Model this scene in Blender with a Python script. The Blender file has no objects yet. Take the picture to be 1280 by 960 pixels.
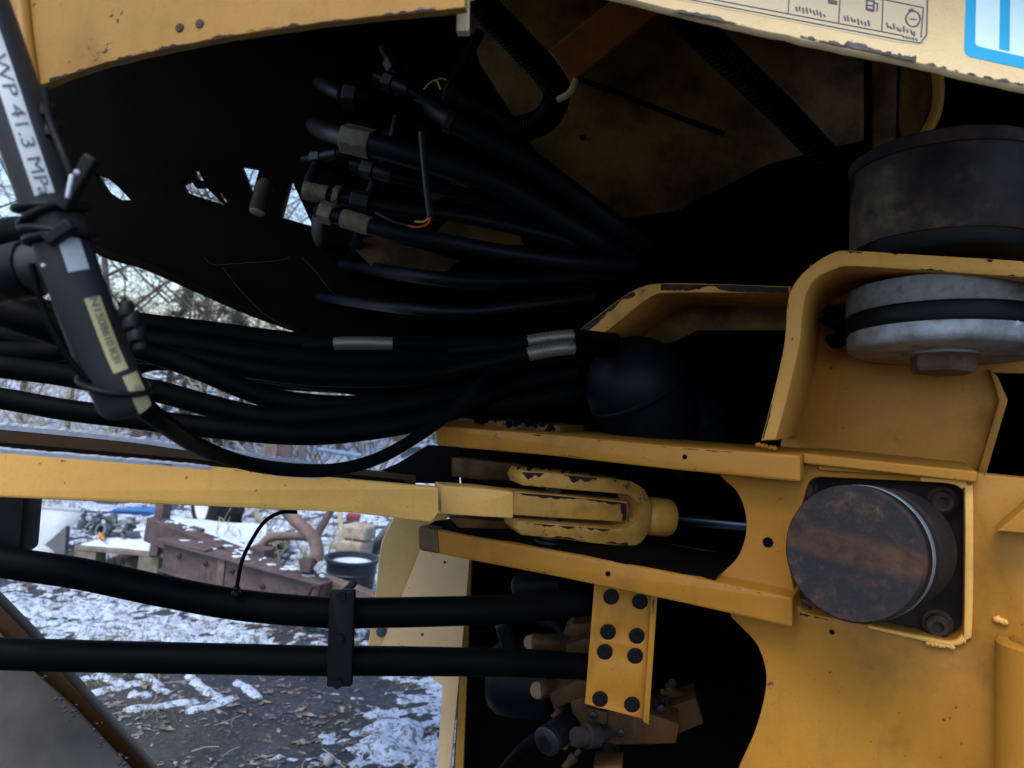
import bpy, bmesh, math, random
from mathutils import Vector, Matrix, noise, Quaternion
random.seed(7)
R = math.radians
S = bpy.context.scene
COL = S.collection

# ------------------------------------------------------------------ camera, world, sun, exposure
F = 960.0                        # focal length in photograph pixels (1280 wide)
CAM = Vector((0, 0, 1.3))
ROLL = R(4.5)
RV = Vector((math.cos(ROLL), 0, math.sin(ROLL)))
UV = Vector((-math.sin(ROLL), 0, math.cos(ROLL)))
FV = Vector((0, 1, 0))
cam = bpy.data.cameras.new('camera')
cam_o = bpy.data.objects.new('camera', cam)
COL.objects.link(cam_o)
cam_o.matrix_world = Matrix(((RV.x, UV.x, -FV.x, CAM.x), (RV.y, UV.y, -FV.y, CAM.y), (RV.z, UV.z, -FV.z, CAM.z), (0, 0, 0, 1)))
cam.sensor_width = 36.0
cam.lens = 36.0 * F / 1280.0
cam.clip_start = 0.05
cam.clip_end = 800
cam.dof.use_dof = True
cam.dof.focus_distance = 1.25
cam.dof.aperture_fstop = 5.8
S.camera = cam_o

SUN_FROM = Vector((-0.30, -0.45, 0.84)).normalized()
W = bpy.data.worlds.new('World')
S.world = W
W.use_nodes = True
wn = W.node_tree.nodes
sky = wn.new('ShaderNodeTexSky')
sky.sky_type = 'NISHITA'
sky.sun_disc = False
sky.sun_elevation = math.asin(SUN_FROM.z)
sky.sun_rotation = math.atan2(SUN_FROM.x, SUN_FROM.y)
sky.air_density = 1.0
sky.dust_density = 1.6
sky.ozone_density = 1.4
W.node_tree.links.new(sky.outputs[0], wn['Background'].inputs[0])
wn['Background'].inputs[1].default_value = 0.15
sl = bpy.data.lights.new('sun', 'SUN')
sl.energy = 1.2
sl.angle = R(35)
sl.color = (1.0, 0.95, 0.88)
so = bpy.data.objects.new('sun', sl)
COL.objects.link(so)
so.rotation_euler = (-SUN_FROM).to_track_quat('-Z', 'Y').to_euler()
S.view_settings.view_transform = 'Standard'
S.view_settings.look = 'None'
S.view_settings.gamma = 1
S.view_settings.use_curve_mapping = False
S.view_settings.exposure = 1.15
S.render.engine = 'CYCLES'
S.cycles.use_denoising = True
S.cycles.max_bounces = 6
S.cycles.diffuse_bounces = 3
S.cycles.caustics_reflective = False
S.cycles.caustics_refractive = False

# ------------------------------------------------------------------ geometry helpers
def ray(px, py):
    return FV + RV * ((px - 640) / F) + UV * ((480 - py) / F)
def P(px, py, Y):
    return CAM + ray(px, py) * Y
def G(px, py, z=0.0):
    r = ray(px, py)
    return CAM + r * ((z - CAM.z) / r.z)

class Plane:
    def __init__(s, A, n):
        s.A = Vector(A); s.n = Vector(n).normalized()
        s.u = Vector((0, 0, 1)).cross(s.n).normalized(); s.v = s.n.cross(s.u)
    def off(s, d):
        return Plane(s.A + s.n * d, s.n)
    def at(s, px, py):
        r = ray(px, py)
        return CAM + r * ((s.A - CAM).dot(s.n) / r.dot(s.n))
    def uv(s, px, py):
        d = s.at(px, py) - s.A
        return (d.dot(s.u), d.dot(s.v))
    def pt(s, u, v, w=0):
        return s.A + s.u * u + s.v * v + s.n * w
    def mat(s):
        return Matrix(((s.u.x, s.v.x, s.n.x, s.A.x), (s.u.y, s.v.y, s.n.y, s.A.y), (s.u.z, s.v.z, s.n.z, s.A.z), (0, 0, 0, 1)))

def yawn(deg, up=0.0):
    return Vector((-math.sin(R(deg)), -math.cos(R(deg)), up))

def catmull(pts, n=8):
    pts = [Vector(p) for p in pts]
    if len(pts) < 3:
        return [pts[0].lerp(pts[-1], i / n) for i in range(n + 1)]
    out = []
    q = [pts[0] * 2 - pts[1]] + pts + [pts[-1] * 2 - pts[-2]]
    for i in range(1, len(q) - 2):
        a, b, c, d = q[i - 1:i + 3]
        for k in range(n):
            t = k / n
            out.append(0.5 * ((2 * b) + (c - a) * t + (2 * a - 5 * b + 4 * c - d) * t * t + (3 * b - a - 3 * c + d) * t ** 3))
    out.append(pts[-1])
    return out
def sm2(pts, n=6):
    return [(p.x, p.y) for p in catmull([Vector((x, y, 0)) for x, y in pts], n)]
def circ2(cx, cy, r, n=28, ry=None, a0=0, a1=360):
    ry = ry or r
    full = abs(a1 - a0) >= 360
    return [(cx + r * math.cos(R(a0 + (a1 - a0) * i / (n if full else n - 1))), cy + ry * math.sin(R(a0 + (a1 - a0) * i / (n if full else n - 1)))) for i in range(n)]
def round2(pts, r, n=4):
    """round every corner of a closed outline"""
    out = []
    m = len(pts)
    for i in range(m):
        p = Vector((*pts[i], 0)); a = Vector((*pts[i - 1], 0)); b = Vector((*pts[(i + 1) % m], 0))
        da, db = a - p, b - p
        rr = min(r, da.length * .45, db.length * .45)
        p0 = p + da.normalized() * rr; p1 = p + db.normalized() * rr
        for k in range(n + 1):
            t = k / n
            q = p0 * (1 - t) ** 2 + p * 2 * t * (1 - t) + p1 * t * t
            out.append((q.x, q.y))
    return out

def finish(name, me, mat, parent=None, smooth=35, bevel=0, kind=None):
    o = bpy.data.objects.new(name, me)
    COL.objects.link(o)
    if mat is not None:
        if isinstance(mat, (list, tuple)):
            for m in mat: me.materials.append(m)
        else:
            me.materials.append(mat)
    if smooth and len(me.polygons):
        me.shade_smooth()
        me.set_sharp_from_angle(angle=R(smooth))
    if bevel:
        b = o.modifiers.new('bevel', 'BEVEL')
        b.width = bevel; b.segments = 2; b.limit_method = 'ANGLE'; b.angle_limit = R(40)
    if parent is not None:
        o.parent = parent
        o.matrix_parent_inverse = parent.matrix_basis.inverted()
    if kind:
        o['kind'] = kind
    return o

class MB:
    def __init__(s):
        s.v = []; s.f = []; s.mi = []; s.cur = 0
    def add(s, vs, fs):
        b = len(s.v)
        s.v += [tuple(v) for v in vs]
        for f in fs:
            s.f.append([b + i for i in f]); s.mi.append(s.cur)
        return s
    def box(s, c, x, y, z):
        """centre and three half-axis vectors"""
        c, x, y, z = map(Vector, (c, x, y, z))
        vs = [c + x * a + y * b + z * d for d in (-1, 1) for b in (-1, 1) for a in (-1, 1)]
        return s.add(vs, [(0, 2, 3, 1), (4, 5, 7, 6), (0, 1, 5, 4), (2, 6, 7, 3), (0, 4, 6, 2), (1, 3, 7, 5)])
    def beam(s, p0, p1, w, h, up=(0, 0, 1)):
        p0, p1, up = Vector(p0), Vector(p1), Vector(up)
        d = (p1 - p0); L = d.length; d.normalize()
        sd = d.cross(up).normalized(); up2 = sd.cross(d)
        return s.box((p0 + p1) / 2, d * L / 2, sd * w / 2, up2 * h / 2)
    def tube(s, path, rad, n=12, cap=True, twist0=None):
        path = [Vector(p) for p in path]
        m = len(path)
        rad = rad if isinstance(rad, (list, tuple)) else [rad] * m
        t0 = (path[1] - path[0]).normalized()
        ref = Vector(twist0) if twist0 else (Vector((0, 0, 1)) if abs(t0.z) < .9 else Vector((1, 0, 0)))
        nn = (ref - t0 * ref.dot(t0)).normalized()
        vs = []; fs = []
        for i, p in enumerate(path):
            t = (path[min(i + 1, m - 1)] - path[max(i - 1, 0)]).normalized()
            nn = (nn - t * nn.dot(t)).normalized()
            b = t.cross(nn)
            for k in range(n):
                a = 2 * math.pi * k / n
                vs.append(p + (nn * math.cos(a) + b * math.sin(a)) * rad[i])
        for i in range(m - 1):
            for k in range(n):
                k2 = (k + 1) % n
                fs.append((i * n + k, i * n + k2, (i + 1) * n + k2, (i + 1) * n + k))
        if cap:
            fs.append(tuple(range(n - 1, -1, -1)))
            fs.append(tuple((m - 1) * n + k for k in range(n)))
        return s.add(vs, fs)
    def lathe(s, o, ax, prof, n=40, up=None):
        """profile [(radius, height)] turned about axis ax from o"""
        o, ax = Vector(o), Vector(ax).normalized()
        ref = Vector(up) if up else (Vector((0, 0, 1)) if abs(ax.z) < .9 else Vector((1, 0, 0)))
        e1 = (ref - ax * ref.dot(ax)).normalized(); e2 = ax.cross(e1)
        vs = []; fs = []
        for r, h in prof:
            for k in range(n):
                a = 2 * math.pi * k / n
                vs.append(o + ax * h + (e1 * math.cos(a) + e2 * math.sin(a)) * r)
        for i in range(len(prof) - 1):
            for k in range(n):
                k2 = (k + 1) % n
                fs.append((i * n + k, i * n + k2, (i + 1) * n + k2, (i + 1) * n + k))
        if prof[0][0] > 1e-5: fs.append(tuple(range(n - 1, -1, -1)))
        if prof[-1][0] > 1e-5: fs.append(tuple((len(prof) - 1) * n + k for k in range(n)))
        return s.add(vs, fs)
    def prism(s, pts, vec):
        pts = [Vector(p) for p in pts]; vec = Vector(vec); m = len(pts)
        return s.add(pts + [p + vec for p in pts], [tuple(range(m))[::-1], tuple(range(m, 2 * m))] + [(i, (i + 1) % m, m + (i + 1) % m, m + i) for i in range(m)])
    def lump(s, c, r, squash=1.0, amp=.35, sub=2, seed=0, freq=None):
        bm = bmesh.new()
        bmesh.ops.create_icosphere(bm, subdivisions=sub, radius=1)
        c = Vector(c); sd = Vector((seed * 3.7, seed * 1.3, seed * 2.1))
        r = Vector(r) if isinstance(r, (tuple, list, Vector)) else Vector((r, r, r))
        vs = []
        for v in bm.verts:
            k = 1 + amp * noise.noise(v.co * (freq or 1.6) + sd)
            vs.append(c + Vector((v.co.x * r.x, v.co.y * r.y, v.co.z * r.z * squash)) * k)
        fs = [[v.index for v in f.verts] for f in bm.faces]
        bm.free()
        return s.add(vs, fs)
    def mesh(s, name, recalc=True):
        me = bpy.data.meshes.new(name)
        me.from_pydata(s.v, [], s.f)
        if any(s.mi):
            me.polygons.foreach_set('material_index', s.mi)
        if recalc:
            bm = bmesh.new(); bm.from_mesh(me)
            bmesh.ops.recalc_face_normals(bm, faces=bm.faces)
            bm.to_mesh(me); bm.free()
        return me
    def build(s, name, mat, parent=None, smooth=35, bevel=0, kind=None, recalc=True):
        return finish(name, s.mesh(name, recalc), mat, parent, smooth, bevel, kind)

def plate(name, plane, outlines, thick, mat, parent=None, bev=0.002, in_uv=False, smooth=35):
    """a plate traced on a plane in the scene (outline plus holes), with real thickness behind it and rounded edges"""
    cu = bpy.data.curves.new(name, 'CURVE')
    cu.dimensions = '2D'; cu.fill_mode = 'BOTH'
    for ol in outlines:
        pts = ol if in_uv else [plane.uv(x, y) for x, y in ol]
        sp = cu.splines.new('POLY')
        sp.points.add(len(pts) - 1)
        for q, (u, v) in zip(sp.points, pts): q.co = (u, v, 0, 1)
        sp.use_cyclic_u = True
    cu.extrude = max(thick / 2 - bev, 1e-5)
    cu.bevel_depth = bev; cu.bevel_resolution = 1; cu.offset = -bev
    tmp = bpy.data.objects.new('tmp', cu)
    COL.objects.link(tmp)
    dg = bpy.context.evaluated_depsgraph_get()
    me = bpy.data.meshes.new_from_object(tmp.evaluated_get(dg))
    bpy.data.objects.remove(tmp)
    me.name = name
    me.materials.clear()
    M = plane.off(-thick / 2).mat()
    me.transform(M)
    bm = bmesh.new(); bm.from_mesh(me)
    bmesh.ops.remove_doubles(bm, verts=bm.verts, dist=1e-6)
    bmesh.ops.recalc_face_normals(bm, faces=bm.faces)
    bm.to_mesh(me); bm.free()
    return finish(name, me, mat, parent, smooth)

def text_mesh(body, size):
    cu = bpy.data.curves.new('t', 'FONT')
    cu.body = body; cu.size = size; cu.align_x = 'CENTER'; cu.align_y = 'CENTER'
    tmp = bpy.data.objects.new('tmp', cu); COL.objects.link(tmp)
    me = bpy.data.meshes.new_from_object(tmp.evaluated_get(bpy.context.evaluated_depsgraph_get()))
    bpy.data.objects.remove(tmp)
    return [v.co.copy() for v in me.vertices], [list(p.vertices) for p in me.polygons]

def tag(o, label, cat, group=None, kind=None):
    o['label'] = label; o['category'] = cat
    if group: o['group'] = group
    if kind: o['kind'] = kind
    return o
def thing(name, loc, label, cat, group=None):
    o = bpy.data.objects.new(name, None)
    COL.objects.link(o)
    o.location = loc; o.empty_display_size = .1
    return tag(o, label, cat, group)

# ------------------------------------------------------------------ materials
class N:
    def __init__(s, name):
        s.m = bpy.data.materials.new(name); s.m.use_nodes = True
        s.t = s.m.node_tree; s.b = s.t.nodes['Principled BSDF']
        s.pos = s.n('ShaderNodeNewGeometry').outputs['Position']
    def n(s, t, **k):
        x = s.t.nodes.new(t)
        for a, b in k.items(): setattr(x, a, b)
        return x
    def l(s, a, b): s.t.links.new(a, b)
    def mapped(s, scale, vec=None):
        mp = s.n('ShaderNodeMapping'); mp.inputs['Scale'].default_value = scale
        s.l(vec or s.pos, mp.inputs['Vector']); return mp.outputs[0]
    def noise(s, scale, detail=5, rough=.55, vec=None, dist=0):
        x = s.n('ShaderNodeTexNoise'); x.inputs['Scale'].default_value = scale; x.inputs['Detail'].default_value = detail
        x.inputs['Roughness'].default_value = rough; x.inputs['Distortion'].default_value = dist
        s.l(vec or s.pos, x.inputs['Vector']); return x.outputs['Fac']
    def ramp(s, fac, stops):
        x = s.n('ShaderNodeValToRGB'); e = x.color_ramp.elements
        while len(e) < len(stops): e.new(.5)
        for q, (p, c) in zip(e, stops):
            q.position = p; q.color = (c, c, c, 1) if isinstance(c, (int, float)) else (*c, 1)
        s.l(fac, x.inputs[0]); return x.outputs[0]
    def mix(s, fac, a, b, mode='MIX'):
        x = s.n('ShaderNodeMix', data_type='RGBA', blend_type=mode)
        for i, v in ((0, fac), (6, a), (7, b)):
            if isinstance(v, (int, float)): x.inputs[i].default_value = v
            elif isinstance(v, tuple): x.inputs[i].default_value = (*v, 1)
            else: s.l(v, x.inputs[i])
        return x.outputs[2]
    def math(s, op, a, b=0.0):
        x = s.n('ShaderNodeMath', operation=op)
        for i, v in ((0, a), (1, b)):
            if isinstance(v, (int, float)): x.inputs[i].default_value = v
            else: s.l(v, x.inputs[i])
        return x.outputs[0]
    def edge(s, radius, lo=.003, hi=.03):
        bv = s.n('ShaderNodeBevel'); bv.samples = 2; bv.inputs['Radius'].default_value = radius
        g = s.n('ShaderNodeNewGeometry')
        d = s.n('ShaderNodeVectorMath', operation='DOT_PRODUCT')
        s.l(bv.outputs[0], d.inputs[0]); s.l(g.outputs['Normal'], d.inputs[1])
        return s.ramp(s.math('SUBTRACT', 1.0, d.outputs['Value']), [(lo, 0.0), (hi, 1.0)])
    def bump(s, h, strength=.2, dist=.002):
        x = s.n('ShaderNodeBump'); x.inputs['Strength'].default_value = strength; x.inputs['Distance'].default_value = dist
        s.l(h, x.inputs['Height']); s.l(x.outputs[0], s.b.inputs['Normal'])
    def out(s, col, rough=.5, metal=0.0, spec=None):
        for nm, v in (('Base Color', col), ('Roughness', rough), ('Metallic', metal)):
            if isinstance(v, (int, float)): s.b.inputs[nm].default_value = v
            elif isinstance(v, tuple): s.b.inputs[nm].default_value = (*v, 1)
            else: s.l(v, s.b.inputs[nm])
        if spec is not None: s.b.inputs['Specular IOR Level'].default_value = spec
        return s.m

def paint(name, col, dirt=.35, chip=.5, rough=.42, grime=(.045, .03, .018), grimeamt=.55, edge_r=.007):
    k = N(name)
    dk = tuple(c * f for c, f in zip(col, (.72, .66, .6)))
    c = k.mix(k.ramp(k.noise(2.6, 6, .6), [(.3, 0.), (.72, 1.)]), dk, col)
    st = k.ramp(k.noise(1.0, 6, .65, k.mapped((18, 18, 3.0))), [(.52, 0.), (.75, 1.)])
    c = k.mix(k.math('MULTIPLY', st, dirt * .55), c, tuple(x * .45 for x in col))
    gr = k.ramp(k.noise(6.0, 9, .7), [(grimeamt, 0.), (grimeamt + .2, 1.)])
    c = k.mix(k.math('MULTIPLY', gr, dirt), c, grime)
    rs = k.ramp(k.noise(1.0, 7, .7, k.mapped((42, 42, 5.0))), [(.60, 0.), (.74, 1.)])      # thin rusty runs
    c = k.mix(k.math('MULTIPLY', rs, dirt * .7), c, (.14, .062, .022))
    du = k.ramp(k.noise(220, 3, .6), [(.5, 0.), (.75, .28)])
    c = k.mix(du, c, tuple(x * .55 for x in col))
    sp = k.ramp(k.noise(95, 3, .6), [(.70, 0.), (.725, 1.)])
    c = k.mix(k.math('MULTIPLY', sp, .85), c, (.03, .02, .016))
    fl = k.ramp(k.noise(11, 9, .78), [(.685 - chip * .05, 0.), (.70 - chip * .05, 1.)])     # flakes and scuffs away from the edges
    c = k.mix(k.math('MULTIPLY', fl, .9), c, k.ramp(k.noise(60, 4), [(.4, (.03, .02, .018)), (.65, (.09, .045, .03))]))
    chm = fl
    sc = k.ramp(k.noise(1.0, 3, .5, k.mapped((60, 60, 700))), [(.70, 0.), (.74, .35)])      # fine scratches
    c = k.mix(sc, c, tuple(min(1, x * 1.35 + .02) for x in col))
    k.bump(k.math('ADD', k.noise(120, 4), k.math('MULTIPLY', chm, -2.0)), .2, .0015)
    r = k.math('ADD', rough, k.math('MULTIPLY', gr, .25))
    return k.out(c, r, 0.0, .2)

def rust(name, cols, scale=14, rough=.8, dist=.15):
    k = N(name)
    c = k.ramp(k.noise(scale, 9, .7, dist=dist), [(.28, cols[0]), (.45, cols[1]), (.6, cols[2]), (.75, cols[3 % len(cols)])])
    c = k.mix(k.ramp(k.noise(scale * 7, 4), [(.55, 0.), (.7, .6)]), c, cols[0])
    k.bump(k.noise(scale * 6, 6, .7), .5, .003)
    return k.out(c, rough, 0.0, .3)

def rubber(name, col=(.002, .0023, .0032), rough=.5, dust=.12, dustcol=(.010, .0095, .009), spec=.035):
    k = N(name)
    d = k.ramp(k.noise(9, 7, .7), [(.5, 0.), (.75, 1.)])
    c = k.mix(k.math('MULTIPLY', d, dust), col, dustcol)
    k.bump(k.noise(300, 2), .15, .001)
    return k.out(c, k.math('ADD', rough, k.math('MULTIPLY', d, .3)), 0.0, spec)

def simple(name, col, rough=.6, metal=0.0, var=.35, scale=8, bump=.25, bscale=60, spec=.4):
    k = N(name)
    c = k.mix(k.ramp(k.noise(scale, 7, .65), [(.3, 0.), (.72, 1.)]), tuple(x * (1 - var) for x in col), tuple(min(1, x * (1 + var * .4)) for x in col))
    if bump: k.bump(k.noise(bscale, 5, .65), bump, .003)
    return k.out(c, rough, metal, spec)

M = {}
M['yellow'] = paint('yellow_paint', (.45, .208, .028), dirt=.5, grimeamt=.54, chip=.4)  # frame paint darkened to put the weaker light at right into its colour
M['yellow_strap'] = paint('strap_paint', (.60, .31, .065), dirt=.42, grimeamt=.55, chip=.5)
M['yellow_clean'] = paint('yellow_paint_link', (.92, .53, .14), dirt=.25, chip=.2)  # same yellow lightened to put the bar's fuller light into its colour
M['yellow_worn'] = paint('yellow_paint_worn', (.56, .30, .06), dirt=.75, chip=1.1, grimeamt=.47, edge_r=.016)
M['fender'] = paint('fender_paint', (.43, .235, .055), dirt=.45, chip=.75, grimeamt=.6, edge_r=.005)
M['faded'] = paint('sun_bleached_paint', (.84, .66, .38), dirt=.22, chip=.7, grimeamt=.62, edge_r=.004)  # fender's paint made paler to carry the stronger light on the hood
M['beige'] = paint('bleached_panel_paint', (.84, .60, .34), dirt=.2, chip=.3, grimeamt=.62)  # paint paled to carry the light reaching the far side
M['inner'] = paint('grimy_inner_paint', (.18, .088, .016), dirt=.85, chip=.8, grimeamt=.42, grime=(.008, .005, .004))  # yellow paint darkened for the dim interior's shade, with grime on top
M['far_yellow'] = paint('far_panel_yellow', (.84, .60, .25), dirt=.2, chip=.3, grimeamt=.62)
M['fit_end'] = paint('fitting_end_paint', (.24, .15, .08), dirt=.6, chip=.5)
M['edge_brown'] = paint('brown_underside_paint', (.052, .024, .006), dirt=.5, chip=.2)  # yellow paint with the shade of turned-away faces put into its colour
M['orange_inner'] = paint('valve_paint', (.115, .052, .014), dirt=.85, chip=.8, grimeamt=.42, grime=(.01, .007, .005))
M['soot'] = simple('greasy_black_grime', (.0035, .003, .0028), .8, var=.6, spec=.05)  # near-black colour standing in for interior shade; also used for grease and mud
M['soot_brown'] = simple('greasy_brown_grime', (.0028, .0016, .001), .8, var=.6, spec=.05)  # deep interior shade put into the colour of the back walls
M['rubber'] = rubber('black_rubber')
M['rubber_grey'] = rubber('worn_grey_rubber', (.014, .0155, .020), .5, .5, (.042, .037, .034), .3)
M['rubber_sheen'] = rubber('blue_black_rubber', (.003, .0045, .010), .45, .4, (.011, .0105, .0105), .14)  # bluish base puts the hoses' blue sheen into their colour
M['corr'] = rubber('corrugated_plastic', (.003, .004, .009), .4, .1, spec=.1)
M['black_gloss'] = rubber('black_enamel', (.0018, .003, .0065), .5, .7, (.014, .013, .012), .12)
M['plastic'] = rubber('black_plastic', (.0045, .005, .007), .45, .2, (.015, .014, .014), .12)
M['steel_dark'] = simple('dark_steel', (.018, .019, .026), .45, .5, .5)
M['zinc'] = rust('zinc_fitting', [(.05, .042, .028), (.11, .095, .065), (.17, .15, .11), (.085, .05, .03)], 40, .5)
M['chrome'] = simple('chrome_rod', (.13, .16, .22), .25, 1.0, .05, bump=0)
M['rust_dark'] = rust('dark_rust', [(.014, .011, .012), (.035, .024, .022), (.075, .042, .034), (.10, .075, .065)], 16)
M['greasy_steel'] = rust('greasy_dark_steel', [(.005, .005, .006), (.010, .008, .009), (.022, .014, .013), (.03, .022, .02)], 22)  # dark rust taken down to near black
def drum():
    k = N('stained_drum')
    m = k.ramp(k.noise(4.5, 8, .62), [(.47, 0.), (.56, 1.)])
    a = k.ramp(k.noise(24, 7, .7), [(.35, (.009, .006, .007)), (.65, (.028, .017, .017))])
    b = k.ramp(k.noise(30, 7, .7), [(.35, (.045, .036, .027)), (.65, (.125, .105, .08))])
    c = k.mix(m, a, b)
    c = k.mix(k.ramp(k.noise(12, 6, .7), [(.56, 0.), (.66, .85)]), c, (.065, .028, .018))
    k.bump(k.noise(80, 6, .7), .4, .003)
    return k.out(c, .6, 0.0, .3)
M['rust_drum'] = drum()
M['rust_frame'] = rust('rust_brown_steel', [(.038, .027, .029), (.070, .049, .051), (.105, .075, .073), (.060, .060, .076)], 5)
M['rust_pipe'] = rust('rusty_pipe', [(.075, .050, .046), (.125, .088, .080), (.17, .128, .118), (.10, .083, .088)], 9)
M['sticker_blue'] = simple('sticker_blue', (.045, .40, .68), .35, var=.12, bump=0)
M['sticker_white'] = simple('sticker_white', (.66, .86, .93), .35, var=.1, bump=0)
M['print'] = simple('decal_print', (.12, .125, .15), .6, var=.5, scale=120, bump=0)
M['decal'] = simple('decal_film', (.68, .56, .37), .4, var=.12, bump=0)
M['label_white'] = simple('label_white', (.50, .56, .60), .5, var=.35, scale=14, bump=0)
M['label_yellow'] = simple('label_yellow', (.50, .44, .22), .5, var=.35, scale=14, bump=0)
M['label_ink'] = simple('label_ink', (.07, .08, .10), .6, var=.3, scale=40, bump=0)
M['braid'] = None
M['wire_red'] = simple('wire_red', (.55, .09, .02), .45, var=.2, bump=0)
M['wire_yellow'] = simple('wire_yellow', (.55, .36, .05), .45, var=.2, bump=0)
M['wood'] = simple('weathered_wood', (.20, .165, .125), .8, var=.5, scale=20)
M['wood_pale'] = simple('pale_wood', (.36, .31, .25), .8, var=.5, scale=20)
M['tyre'] = rubber('old_tyre', (.018, .018, .02), .7, .6, (.06, .06, .06))
M['tub'] = simple('blue_black_plastic', (.022, .03, .042), .45, var=.4)
M['blue_board'] = simple('blue_plastic', (.04, .16, .42), .45, var=.3)
M['galv'] = simple('galvanised_sheet', (.40, .45, .50), .7, 0.0, .25)
M['slate'] = simple('dark_board', (.075, .085, .10), .7, var=.4)
M['scrap'] = simple('grey_scrap_metal', (.16, .18, .21), .5, .5, .6, 14)
M['red'] = simple('red_paint', (.26, .04, .03), .6)
M['orange_tool'] = simple('orange_plastic', (.50, .25, .07), .6)
M['bark'] = simple('grey_bark', (.13, .105, .085), .9, var=.5, scale=12)
M['twig'] = simple('brown_twig', (.115, .09, .07), .9, var=.4)
M['stem'] = simple('dry_tan_stem', (.36, .32, .24), .9, var=.4)
M['needle'] = simple('spruce_needles', (.06, .10, .065), .8, var=.5, scale=5, bump=0)
def silver():
    k = N('weathered_aluminium')
    c = k.ramp(k.noise(9, 9, .7), [(.32, (.09, .09, .09)), (.46, (.24, .25, .27)), (.58, (.36, .39, .44)), (.72, (.50, .55, .62))])
    rm = k.ramp(k.noise(9, 6, .6, k.mapped((1, 1, 1))), [(.56, 0.), (.64, .85)])
    c = k.mix(rm, c, (.16, .075, .06))
    k.bump(k.noise(90, 5, .7), .35, .002)
    return k.out(c, .5, .25, .4)
M['silver'] = silver()
M['silver_dark'] = rust('stained_aluminium', [(.045, .043, .042), (.10, .10, .10), (.17, .175, .185), (.26, .275, .30)], 9, .55)
M['bolt_rust'] = rust('rusty_bolt', [(.05, .03, .028), (.10, .06, .052), (.16, .105, .095), (.20, .16, .155)], 18, .7)
def braid():
    k = N('steel_braid')
    w = k.n('ShaderNodeTexChecker'); w.inputs['Scale'].default_value = 420
    k.l(k.pos, w.inputs['Vector'])
    c = k.mix(w.outputs['Fac'], (.05, .048, .043), (.22, .205, .175))
    return k.out(c, .45, .6)
M['braid'] = braid()
def snowm(name='snow', col=(.80, .84, .90)):
    k = N(name)
    c = k.mix(k.ramp(k.noise(30, 6, .7), [(.35, 0.), (.65, 1.)]), tuple(x * .78 for x in col), col)
    k.bump(k.noise(140, 6, .7), .5, .006)
    k.b.inputs['Subsurface Weight'].default_value = .15
    k.b.inputs['Subsurface Radius'].default_value = (.01, .01, .01)
    return k.out(c, .75, 0.0, .3)
def snowg():
    k = N('broken_snow')
    c = k.mix(k.ramp(k.noise(30, 6, .7), [(.35, 0.), (.65, 1.)]), (.42, .52, .68), (.60, .71, .88))
    sp = k.ramp(k.noise(34, 8, .8), [(.50, 0.), (.56, 1.)])
    c = k.mix(k.math('MULTIPLY', sp, .9), c, k.ramp(k.noise(80, 4), [(.4, (.05, .045, .04)), (.65, (.17, .15, .12))]))
    k.bump(k.noise(70, 8, .75), .8, .015)
    return k.out(c, .8, 0.0, .3)
M['snow_ground'] = snowg()
M['snow'] = snowm('snow', (.62, .72, .87))
M['frost'] = snowm('frost', (.50, .55, .66))
def earth():
    k = N('bare_earth')
    c = k.ramp(k.noise(5, 9, .72), [(.3, (.023, .029, .045)), (.5, (.048, .057, .082)), (.7, (.09, .102, .132))])
    c = k.mix(k.ramp(k.noise(60, 6, .7), [(.5, 0.), (.68, .75)]), c, (.17, .155, .14))
    c = k.mix(k.ramp(k.noise(1.4, 5), [(.45, 0.), (.65, .45)]), c, (.085, .085, .045))
    fr = k.ramp(k.noise(38, 7, .75), [(.6, 0.), (.7, .8)])
    c = k.mix(fr, c, (.48, .53, .60))
    k.bump(k.noise(45, 9, .75), .9, .03)
    return k.out(c, .9, 0.0, .2)
M['earth'] = earth()
def leafm(name, cols, scale=11):
    k = N(name)
    c = k.ramp(k.noise(scale, 3, .6), [(.3, cols[0]), (.5, cols[1]), (.68, cols[2])])
    return k.out(c, .8, 0.0, .2)
M['leaf'] = leafm('dead_leaves', [(.06, .048, .04), (.15, .13, .115), (.36, .345, .33)], 23)
M['grass'] = leafm('winter_grass', [(.07, .085, .03), (.19, .165, .085), (.34, .29, .19)], 6)

# ------------------------------------------------------------------ the setting: ground and snow
def gz(x, y):
    v = Vector((x, y, 0))
    return .035 * noise.noise(v * .9) + .018 * noise.noise(v * 4.1) + .007 * noise.noise(v * 15) - .012
SEG = []     # snow packed into a tyre-tread print
for a, b in (((103, 868), (172, 852)), ((165, 886), (240, 872)), ((178, 842), (207, 859)), ((238, 842), (275, 868)), ((88, 851), (108, 845)),
             ((122, 842), (150, 851)), ((238, 884), (292, 870)), ((296, 846), (322, 868))):
    SEG.append((G(*a).xy, G(*b).xy))
def snow_d(x, y):
    v = Vector((x, y, 3.3))
    n = noise.noise(v * 1.3) * .45 + noise.noise(v * 4.5) * .5 + noise.noise(v * 13) * .65 + noise.noise(v * 34) * .6
    cover = -0.70 + max(0, min(1, (y - 3.0) / .5)) * .66 + max(0, min(1, (y - 6.0) / 3)) * .3
    if y < 4.2:
        cover += max(0, min(1, (x + .62 - (y - 2.5) * .12) / .22)) * .75
    d = (n + cover) * .03
    p = Vector((x, y))
    for a, b in SEG:
        t = max(0, min(1, (p - a).dot(b - a) / (b - a).length_squared))
        q = (p - (a + (b - a) * t)).length
        if q < .06:
            d = max(d, .012 * (1 - (q / (.019 + .012 * noise.noise(v * 30))) ** 2))
    return max(-.03, min(.03, d))
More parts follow.
